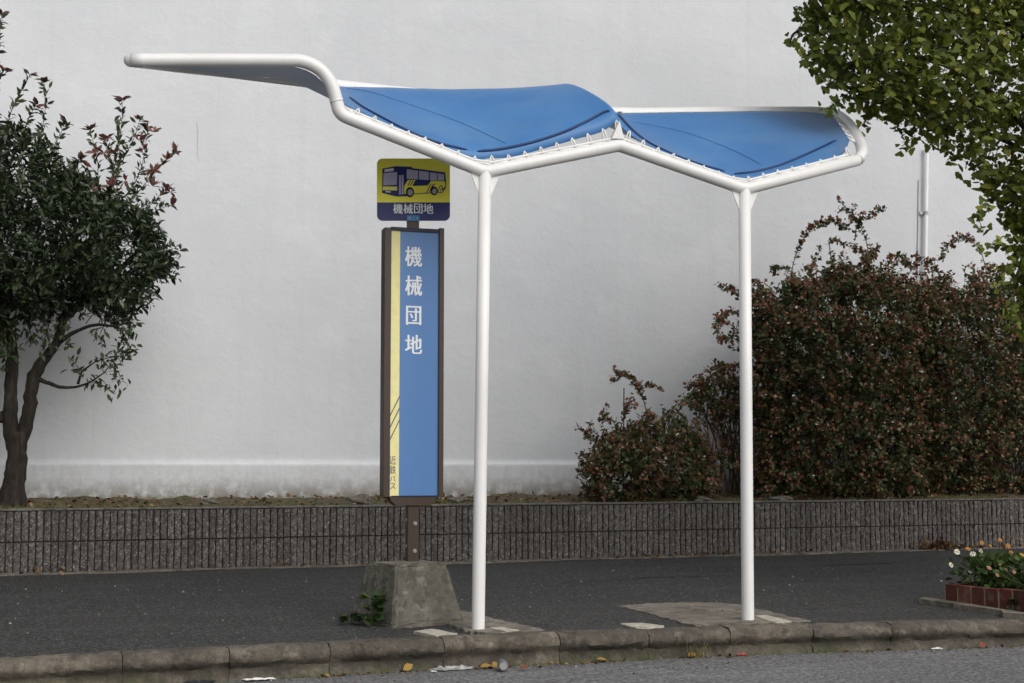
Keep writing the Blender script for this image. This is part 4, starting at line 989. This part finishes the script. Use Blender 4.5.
ph = rng.uniform(0, 6, 3); lump = np.sin(pts[:, 0] * 9 + ph[0]) + np.sin(pts[:, 2] * 10 + ph[1]) + np.sin(pts[:, 1] * 8 + pts[:, 0] * 4 + ph[2])
keep = (lump > -.5) | (rng.uniform(size=len(pts)) < .3); pts = pts[keep]; NG = len(pts)
ctr = TB + zt * 2.6
ax = unit(unit(pts - ctr) * .7 + np.array([0, 0, -.1]) + rng.normal(size=pts.shape) * .5)
nper = 5
P = np.repeat(pts, nper, 0) + rng.normal(size=(len(pts) * nper, 3)) * .035
A = unit(np.repeat(ax, nper, 0) * .35 + np.array([0, 0, -.75]) + rng.normal(size=P.shape) * .55)
GL = leafmat('ginkgo_leaf', [(0, (.048, .070, .014)), (.3, (.10, .135, .022)), (.7, (.175, .215, .036)), (.95, (.25, .275, .05)), (1, (.36, .32, .06))], .5, .3, .45)
nn = unit(rng.normal(size=P.shape) * .7 - NS * .7  + np.array([0, 0, .5]))
scatter('foliage', FAN_V, FAN_F, P, frames(A, nn), .068 * rng.uniform(.65, 1.25, len(P)), GL, gk)
mb = MB()
for i in range(0, NG, 4): mb.tube([pts[i] - ax[i] * .14, pts[i] + ax[i] * .03], [.004, .002], 4, False)
mb.build('twigs', BARK, gk)
# hanging edge sprays
P_ = []; A_ = []; mb = MB()
for pl in ([(850, 92, 0), (838, 102, 0), (826, 108, -.05)], [(868, 105, 0), (866, 118, 0), (862, 126, 0)], [(915, 135, 0), (908, 142, 0), (902, 146, -.05)], [(990, 200, -.3), (982, 205, -.3), (978, 215, -.3), (982, 228, -.3)], [(1008, 235, -.3), (996, 240, -.3), (988, 248, -.3)], [(812, 22, .1), (800, 32, .1), (788, 40, .1)], [(830, 10, .1), (812, 6, .1), (798, 12, .1)], [(850, 70, -.1), (830, 76, -.1), (815, 74, -.1)], [(1015, 300, -.2), (1006, 312, -.2), (1012, 325, -.2)], [(950, 140, 0), (952, 150, 0), (950, 158, 0)], [(1020, 255, -.3), (1004, 270, -.3), (998, 282, -.3)]):
    Q = resample(catmull([at(*p) for p in pl], 5), .03); mb.tube(list(Q), .0025, 5, False)
    for q in Q:
        for _ in range(3): P_.append(q + rng.normal(size=3) * .012); A_.append(unit(np.array([0, 0, -.6]) + rng.normal(size=3) * .6))
P_ = np.array(P_); A_ = np.array(A_); scatter('spray_leaves', FAN_V, FAN_F, P_, frames(A_, unit(rng.normal(size=P_.shape) * .6 - NS)), .062 * rng.uniform(.7, 1.2, len(P_)), GL, gk)
mb.build('spray_twigs', BARK, gk)

# flowers in the brick planter
FLG = leafmat('bedding_leaf', [(0, (.025, .045, .012)), (.6, (.06, .10, .025)), (1, (.11, .16, .05))], .5, .3, .25)
PET = [(0, 0, 0)] + [(math.cos(a) * r_, math.sin(a) * r_, .12 if r_ == 1 else .05) for k in range(8) for a, r_ in ((2 * math.pi * k / 8 - .25, .95), (2 * math.pi * k / 8, 1.0), (2 * math.pi * k / 8 + .25, .95))]
PETF = [(0, 1 + 3 * k, 2 + 3 * k, 3 + 3 * k) for k in range(8)]
flower_cols = {'white': (.78, .77, .70), 'orange': (.55, .22, .06), 'pink': (.50, .22, .20), 'yellow': (.65, .42, .03)}
FM = {k: plain('petal_' + k, v, .6, .2, .2, 60) for k, v in flower_cols.items()}
FM['eye'] = plain('flower_eye', (.35, .25, .04), .8)
spots = [((962, 574), 'white', 'white flowered zinnia at the near end of the brick planter', 3, [(951, 565), (970, 572), (957, 552), (973, 554), (981, 551), (993, 558), (998, 562)]),
         ((985, 566), 'orange', 'orange flowered zinnia at the back of the brick planter', 4, [(982, 543), (968, 549), (1000, 540), (1003, 547), (1011, 553), (990, 546), (1008, 546)]),
         ((1003, 580), 'pink', 'pink flowered zinnia in the middle of the brick planter', 2, [(997, 575), (1006, 570), (1000, 565), (1014, 572), (989, 568)]),
         ((1026, 566), 'yellow', 'yellow flowered marigold at the edge of the picture in the brick planter', 3, [(1022, 555), (1032, 558), (1028, 562)])]
for (ppx, ppy), colr, lab, dep, heads in spots:
    c = tb({'white': .22, 'orange': .34, 'pink': .36, 'yellow': .55}[colr], {'white': .18, 'orange': .16, 'pink': .50, 'yellow': .55}[colr], .11)
    t = thing('flowering_plant', lab, 'flower', c, 'bedding flowers in the brick planter')
    ms = MB(); hp = []; lp = []; la_ = []
    for (hx, hy) in heads:
        y_ = c[1] + rng.uniform(-.10, .10); h_ = on_plane(hx, hy, (0, y_, 0), NS); hp.append(h_)
        b_ = c + np.array([rng.uniform(-.05, .05), rng.uniform(-.05, .05), 0]); ms.tube(catmull([b_, b_ * .45 + h_ * .55 + rng.normal(size=3) * .02, h_], 5), .003, 5, False)
    N = 320
    lp = c + np.stack([rng.normal(size=N) * .085, rng.normal(size=N) * .085, np.abs(rng.uniform(0, 1, N)) * .21], 1); la_ = unit((lp - c) * 2.5 + rng.normal(size=lp.shape) * .5)
    ms.build('stems', FLG, t); leaf_cloud('foliage', LEAF_V, LEAF_F, lp, la_, .052, FLG, t)
    hp = np.array(hp); fx = unit(np.array([0, -.75, .65]) + rng.normal(size=hp.shape) * .35)
    R_h = frames(np.cross(fx, np.array([1.0, .2, 0])), fx)
    for k in range(len(hp)):
        bl = scatter('blossom', PET, PETF, hp[k:k + 1], R_h[k:k + 1], np.array([.017 * rng.uniform(.7, 1.25)]), FM[colr], t)
        ey = scatter('flower_eye', PET, PETF, hp[k:k + 1] + fx[k:k + 1] * .006, R_h[k:k + 1], np.array([.009]), FM['eye'], t)
        ey.parent = bl; ey.matrix_parent_inverse = Matrix.Identity(4)

# ------------------------------------------------------------------ weeds, grass, litter
WEED = leafmat('weed_leaf', [(0, (.02, .04, .014)), (.6, (.04, .075, .02)), (1, (.07, .11, .03))], .5, .3, .2)
def broad_weed(px, py, h, n, L, lab):
    c = on_pav(px, py); t = thing('weed', lab, 'weed', c); up = rng.uniform(0, h, n)
    ang_ = rng.uniform(0, 2 * math.pi, n); out = np.stack([np.cos(ang_), np.sin(ang_), rng.uniform(-.1, .8, n)], 1)
    pos = c + np.stack([np.cos(ang_) * .02, np.sin(ang_) * .02, up + .01], 1)
    leaf_cloud('leaves', LEAF_V, LEAF_F, pos, out, L, WEED, t, up=1.0)
    ms = MB(); ms.tube([c, c + np.array([.01, 0, h])], [.005, .003], 6); ms.build('stem', WEED, t)
broad_weed(372, 625, .17, 60, .062, 'dark green broad leaved weed against the concrete sign base')
broad_weed(350, 624, .035, 40, .055, 'flat leafy weed on the asphalt left of the concrete sign base')
broad_weed(1016, 613, .07, 40, .055, 'small green weed beside the brick planter corner')
BLADE_V = [(-.06, 0, 0), (.06, 0, 0), (.035, .6, .06), (0, 1, .2), (-.035, .6, .06)]; BLADE_F = [(0, 1, 2, 4), (4, 2, 3)]
GRASS = leafmat('grass_blade', [(0, (.07, .10, .02)), (.5, (.13, .16, .04)), (.85, (.20, .20, .065)), (1, (.26, .21, .10))], .6, .2, .25)
gl = []
for _ in range(14000):
    u = rng.uniform(-1.5, 11.5); d_ = .17 + abs(rng.normal()) * .22
    if math.sin(u * 2.1) + math.sin(u * 5.3 + 1) + rng.uniform(-.8, .8) < .25: continue
    if d_ > STRIP - .1: continue
    gl.append(W(u, d_, soil_z(d_) - .005))
gl = np.array(gl); A = unit(np.array([0, 0, 1.0]) + rng.normal(size=gl.shape) * .55)
scatter('grass', BLADE_V, BLADE_F, gl, frames(A, rand_dirs(len(gl))), .040 * rng.uniform(.4, 1.3, len(gl)), GRASS, kind='stuff')
# moss and grass in the gutter and kerb joints
gl = []
for x in joint_x:
    for _ in range(26):
        y = kerb_y(x) - .175 + rng.normal() * .012; xx = x + rng.normal() * .05; gl.append((xx, y, road_z(xx) + .004))
for _ in range(2600):
    x = rng.uniform(0.5, 7.5)
    if math.sin(x * 4.3) + math.sin(x * 9.1) + rng.uniform(-.6, .6) < .3: continue
    y = kerb_y(x) - .178 + rng.normal() * .010; gl.append((x, y, road_z(x) + .004))
gl = np.array(gl); A = unit(np.array([0, 0, .8]) + rng.normal(size=gl.shape) * .6)
scatter('gutter_moss', BLADE_V, BLADE_F, gl, frames(A, rand_dirs(len(gl))), .022 * rng.uniform(.4, 1.3, len(gl)), GRASS, kind='stuff')
gl = []
for _ in range(420):
    u = rng.uniform(0, 10.5); gl.append(W(u, -.13 + rng.normal() * .012, pav(W(u, -.13, 0)[1]) + .008))
for _ in range(500):
    x = rng.uniform(0.2, 7.5); y = kerb_y(x) + .005 + rng.normal() * .006; gl.append((x, y, pav(y) + .002))
gl = np.array(gl); A = unit(np.array([0, 0, .8]) + rng.normal(size=gl.shape) * .6)
scatter('crevice_grass', BLADE_V, BLADE_F, gl, frames(A, rand_dirs(len(gl))), .014 * rng.uniform(.3, 1.2, len(gl)), GRASS, kind='stuff')
# leaf litter caught in the road gutter
gl = []
for _ in range(230):
    x = rng.choice([2.0, 2.35, 2.75, 3.3, 4.1, 5.2, 6.0]) + rng.normal() * .16; y = kerb_y(x) - .18 - abs(rng.normal()) * .035; gl.append((x, y, road_z(x) + .008))
gl = np.array(gl)
scatter('gutter_litter', LEAF_V, LEAF_F, gl, frames(rand_dirs(len(gl)) * np.array([1, 1, .3]), unit(np.array([0, 0, 1.0]) + rng.normal(size=gl.shape) * .5)), .030 * rng.uniform(.4, 1.3, len(gl)), leafmat('gutter_leaf', [(0, (.05, .03, .018)), (.5, (.12, .075, .03)), (.8, (.22, .15, .05)), (1, (.34, .26, .08))], .8, .15, .1), kind='stuff')
# a taller dry tuft by the kerb
c = on_plane(690, 657, (0, 0, road_z(4.2)), (0, 0, 1)); c[1] = kerb_y(c[0]) - .185; c[2] = road_z(c[0])
t = thing('grass_tuft', 'tall dry grass tuft in the gutter against the kerb', 'grass tuft', c)
N = 46; gp_ = c + rng.normal(size=(N, 3)) * np.array([.035, .008, 0]); A = unit(np.array([0, -.1, 1]) + rng.normal(size=(N, 3)) * .4)
scatter('blades', [(x * .45, y, z) for x, y, z in BLADE_V], BLADE_F, gp_, frames(A, rand_dirs(N)), .12 * rng.uniform(.4, 1.2, N), leafmat('dry_blade', [(0, (.12, .11, .04)), (1, (.26, .22, .11))]), t)
# dry leaf litter along the planter foot and under the shrubs
DRY = leafmat('dry_leaf', [(0, (.05, .028, .016)), (.5, (.13, .07, .035)), (.85, (.22, .14, .07)), (1, (.36, .25, .13))], .8, .15, .1)
gl = []
for _ in range(420):
    u = rng.uniform(0, 11); k_ = (.5 + .5 * math.sin(u * 1.9 + 2)) * (1.5 if u > 4.6 else .6)
    if rng.uniform() < k_: d_ = -.05 - abs(rng.normal()) * .06; p = W(u, d_, 0); gl.append((p[0], p[1], pav(p[1]) + .024))
for _ in range(1500):
    u = rng.uniform(-1, 11); d_ = rng.uniform(.17, 1.5); gl.append(W(u, d_, soil_z(d_) + .012))
gl = np.array(gl); A = rand_dirs(len(gl)) * np.array([1, 1, .35]); nz = unit(np.array([0, 0, 1]) + rng.normal(size=gl.shape) * .45)
scatter('leaf_litter', LEAF_V, LEAF_F, gl, frames(A, nz), .05 * rng.uniform(.5, 1.3, len(gl)), DRY, kind='stuff')
# grit and small pale bits on the asphalt
gl = []
for _ in range(420):
    x = rng.uniform(-1, 9); ya = kerb_y(x); yb = PL_A[1] + (x - PL_A[0]) * EX[1] / EX[0]; y = ya + (yb - ya) * rng.uniform(.01, .97); gl.append((x, y, pav(y) + .004))
for _ in range(160):
    x = rng.uniform(0, 8); y = kerb_y(x) - .2 - abs(rng.normal()) * .35; gl.append((x, y, road_z(x) + .02 * (kerb_y(x) - y) + .003))
gl = np.array(gl); GV = [(-.5, -.5, 0), (.5, -.4, 0), (.4, .5, 0), (-.4, .4, 0), (0, 0, .6)]
scatter('pavement_grit', GV, [(0, 1, 4), (1, 2, 4), (2, 3, 4), (3, 0, 4)], gl, frames(rand_dirs(len(gl)) * np.array([1, 1, .05]), np.array([[0, 0, 1.0]]).repeat(len(gl), 0)), .014 * rng.uniform(.4, 1.4, len(gl)), leafmat('grit', [(0, (.06, .05, .04)), (.6, (.13, .12, .105)), (.93, (.22, .21, .19)), (1, (.42, .40, .37))], .8, .2, 0), kind='stuff')
# dry pile at the foot of the wall near the flowers
c = W(wall_u(on_plane(935, 549, PL_A, EY)), -.10, 0); c[2] = pav(c[1]) + .02
N = 90; lp = c + rng.normal(size=(N, 3)) * np.array([.11, .03, 0]) + np.array([0, 0, 1.0]) * np.abs(rng.normal(size=(N, 1))) * .03
t = thing('leaf_pile', 'small pile of brown leaves at the planter foot behind the flowers', 'leaf pile', c)
scatter('leaves', LEAF_V, LEAF_F, lp, frames(rand_dirs(N), unit(np.array([0, 0, .6]) + rng.normal(size=(N, 3)))), .07 * rng.uniform(.6, 1.2, N), DRY, t)
# stones on the soil
STONE = m_concrete('field_stone', (.17, .15, .125), 0)
def stone(px, py, d_, r, lab, squash=.6):
    c = on_plane(px, py, W(0, d_, 0), EY); c[2] = soil_z(d_) + r * squash * .35
    bm = bmesh.new(); bmesh.ops.create_icosphere(bm, subdivisions=3, radius=1)
    s1 = rng.uniform(0, 6, 6)
    for v in bm.verts:
        k = 1 + .22 * math.sin(v.co.x * 3 + s1[0]) * math.sin(v.co.y * 2.7 + s1[1]) + .15 * math.sin(v.co.z * 5 + s1[2] + v.co.x * 4) + rng.uniform(-.03, .03)
        v.co = Vector((v.co.x * r * k * 1.4, v.co.y * r * k, v.co.z * r * k * squash))
    me = bpy.data.meshes.new('stone'); bm.to_mesh(me); bm.free(); me.materials.append(STONE); o = bpy.data.objects.new('stone', me); COL.objects.link(o); o.location = c
    tag(o, lab, 'stone', 'stones on the planting strip')
stone(357, 497, .5, .10, 'rounded brown stone on the soil just left of the sign panel')
stone(458, 497.5, .5, .065, 'stone on the soil between the sign panel and the nearer post', .7)
stone(210, 497, .6, .06, 'pale flat stone on the soil between the tree and the sign')
stone(703, 495, .35, .07, 'pale stone on the soil under the small rounded shrub')
stone(780, 497, .3, .08, 'dark stone on the soil at the foot of the largest shrub')
# litter in the road gutter
def gut(px, py, dz=.004):
    p = on_plane(px, py, (0, 0, road_z(3)), (0, 0, 1)); 
    for _ in range(3): p = on_plane(px, py, (0, 0, road_z(p[0]) + dz), (0, 0, 1))
    y_max = kerb_y(p[0]) - .19
    if p[1] > y_max: p[1] = y_max
    p[2] = road_z(p[0]) + .02 * (kerb_y(p[0]) - .02 - p[1]) + dz; return p
def crumple(name, px, py, size, mat, lab, cat, group=None, flatk=.35, seed=1):
    r_ = np.random.RandomState(seed); nx = 9; p = gut(px, py, .006); vs = []
    for a in range(nx):
        for b in range(nx):
            x = a / (nx - 1) - .5; y = b / (nx - 1) - .5
            rr_ = max(abs(x), abs(y)) * 2; q = 1 - .25 * rr_ * r_.uniform(0, 1)
            vs.append((p[0] + x * size[0] * q + r_.normal() * .03 * size[0], p[1] + y * size[1] * q + r_.normal() * .03 * size[1], p[2] + abs(r_.normal()) * size[0] * flatk * .35 * (1 - .6 * rr_)))
    m_ = MB(); m_.add(vs, [(a * nx + b, (a + 1) * nx + b, (a + 1) * nx + b + 1, a * nx + b + 1) for a in range(nx - 1) for b in range(nx - 1)])
    o = m_.build(name, mat); s_ = o.modifiers.new('thick', 'SOLIDIFY'); s_.thickness = .0015; tag(o, lab, cat, group); return o
PLASTIC = plain('clear_grey_plastic', (.30, .30, .29), .3, .5); PAPER = plain('white_paper', (.72, .71, .68), .8); REDP = plain('red_paper', (.34, .06, .06), .6); BLK = plain('black_rubber', (.02, .02, .024), .5)
crumple('plastic_bag', 452, 670, (.26, .07), PLASTIC, 'crumpled grey plastic bag in the gutter below the concrete sign base', 'plastic bag', None, .16, 2)
crumple('paper_scrap', 254, 676, (.17, .06), PAPER, 'flat white paper scrap on the road at the lower left', 'paper', None, .1, 3)
crumple('red_wrapper', 737, 654.5, (.08, .03), REDP, 'torn red wrapper scrap in the gutter left of the post farther from the sign', 'wrapper', None, .3, 4)
crumple('paper_scrap', 434, 672.5, (.035, .02), PAPER, 'tiny white paper scrap beside the grey plastic bag', 'paper', None, .3, 7)
crumple('paper_scrap', 937, 649.5, (.08, .03), PAPER, 'small white scrap in the gutter below the brick planter', 'paper', None, .2, 8)
crumple('rubber_scrap', 195, 679, (.16, .08), BLK, 'black crumpled rubber scrap on the road at the lower left', 'rubber scrap', None, .18, 5)
# can end lying in the gutter
c = gut(502.5, 671, .004); c[2] += .027
t = thing('drink_can', 'grey drink can lying on its side in the gutter, round end showing', 'can', c - np.array([0, 0, .027]))
ax_ = np.array([.25, 1, 0]); ax_ /= np.linalg.norm(ax_)
CANM = plain('can_grey', (.16, .17, .19), .35, .6)
mb = MB(); mb.tube([c - ax_ * .055, c - ax_ * .05, c + ax_ * .045, c + ax_ * .055], [.023, .027, .027, .022], 20); mb.build('can_body', CANM, t)
mb = MB(); mb.tube([c - ax_ * .0565, c - ax_ * .0555], [.018, .0195], 18); mb.build('can_end', STEEL, t)
# countable fallen leaves by the kerb
YEL = leafmat('yellow_leaf', [(0, (.30, .17, .04)), (1, (.42, .28, .07))], .7, .2, .2); REDL = leafmat('red_leaf', [(0, (.20, .055, .04)), (1, (.26, .08, .05))], .7, .2, .2)
def fallen(px, py, L, rot, mat, lab, tilt=.3):
    p = gut(px, py, .012); a = np.array([[math.cos(rot), math.sin(rot), tilt * .5]]); n_ = np.array([[tilt, -tilt, 1.0]])
    o = scatter('fallen_leaf', LEAF_V, LEAF_F, np.array([p]), frames(a, n_), np.array([L]), mat); tag(o, lab, 'leaf', 'fallen leaves in the gutter')
fallen(397, 668, .07, .2, YEL, 'curled yellow leaf in the gutter left of the grey plastic bag', .9)
fallen(408, 668.5, .05, 2.6, YEL, 'smaller yellow leaf touching the curled yellow one')
fallen(480, 668, .075, .1, YEL, 'long yellow leaf lying between the plastic bag and the can')
fallen(492, 667.5, .055, .6, YEL, 'orange yellow leaf resting against the grey can', .8)
fallen(604, 659.5, .07, 3.0, YEL, 'yellow leaf in the gutter left of the dry grass tuft')
fallen(684, 656, .08, .3, YEL, 'yellow leaf at the foot of the dry grass tuft')
fallen(520, 669.5, .06, .1, REDL, 'dull red leaf in the gutter right of the can')
fallen(980, 647.5, .07, .4, REDL, 'dull red leaf in the gutter near the right edge', .5)
for o in list(COL.objects):
    if '_loc' in o: del o['_loc']
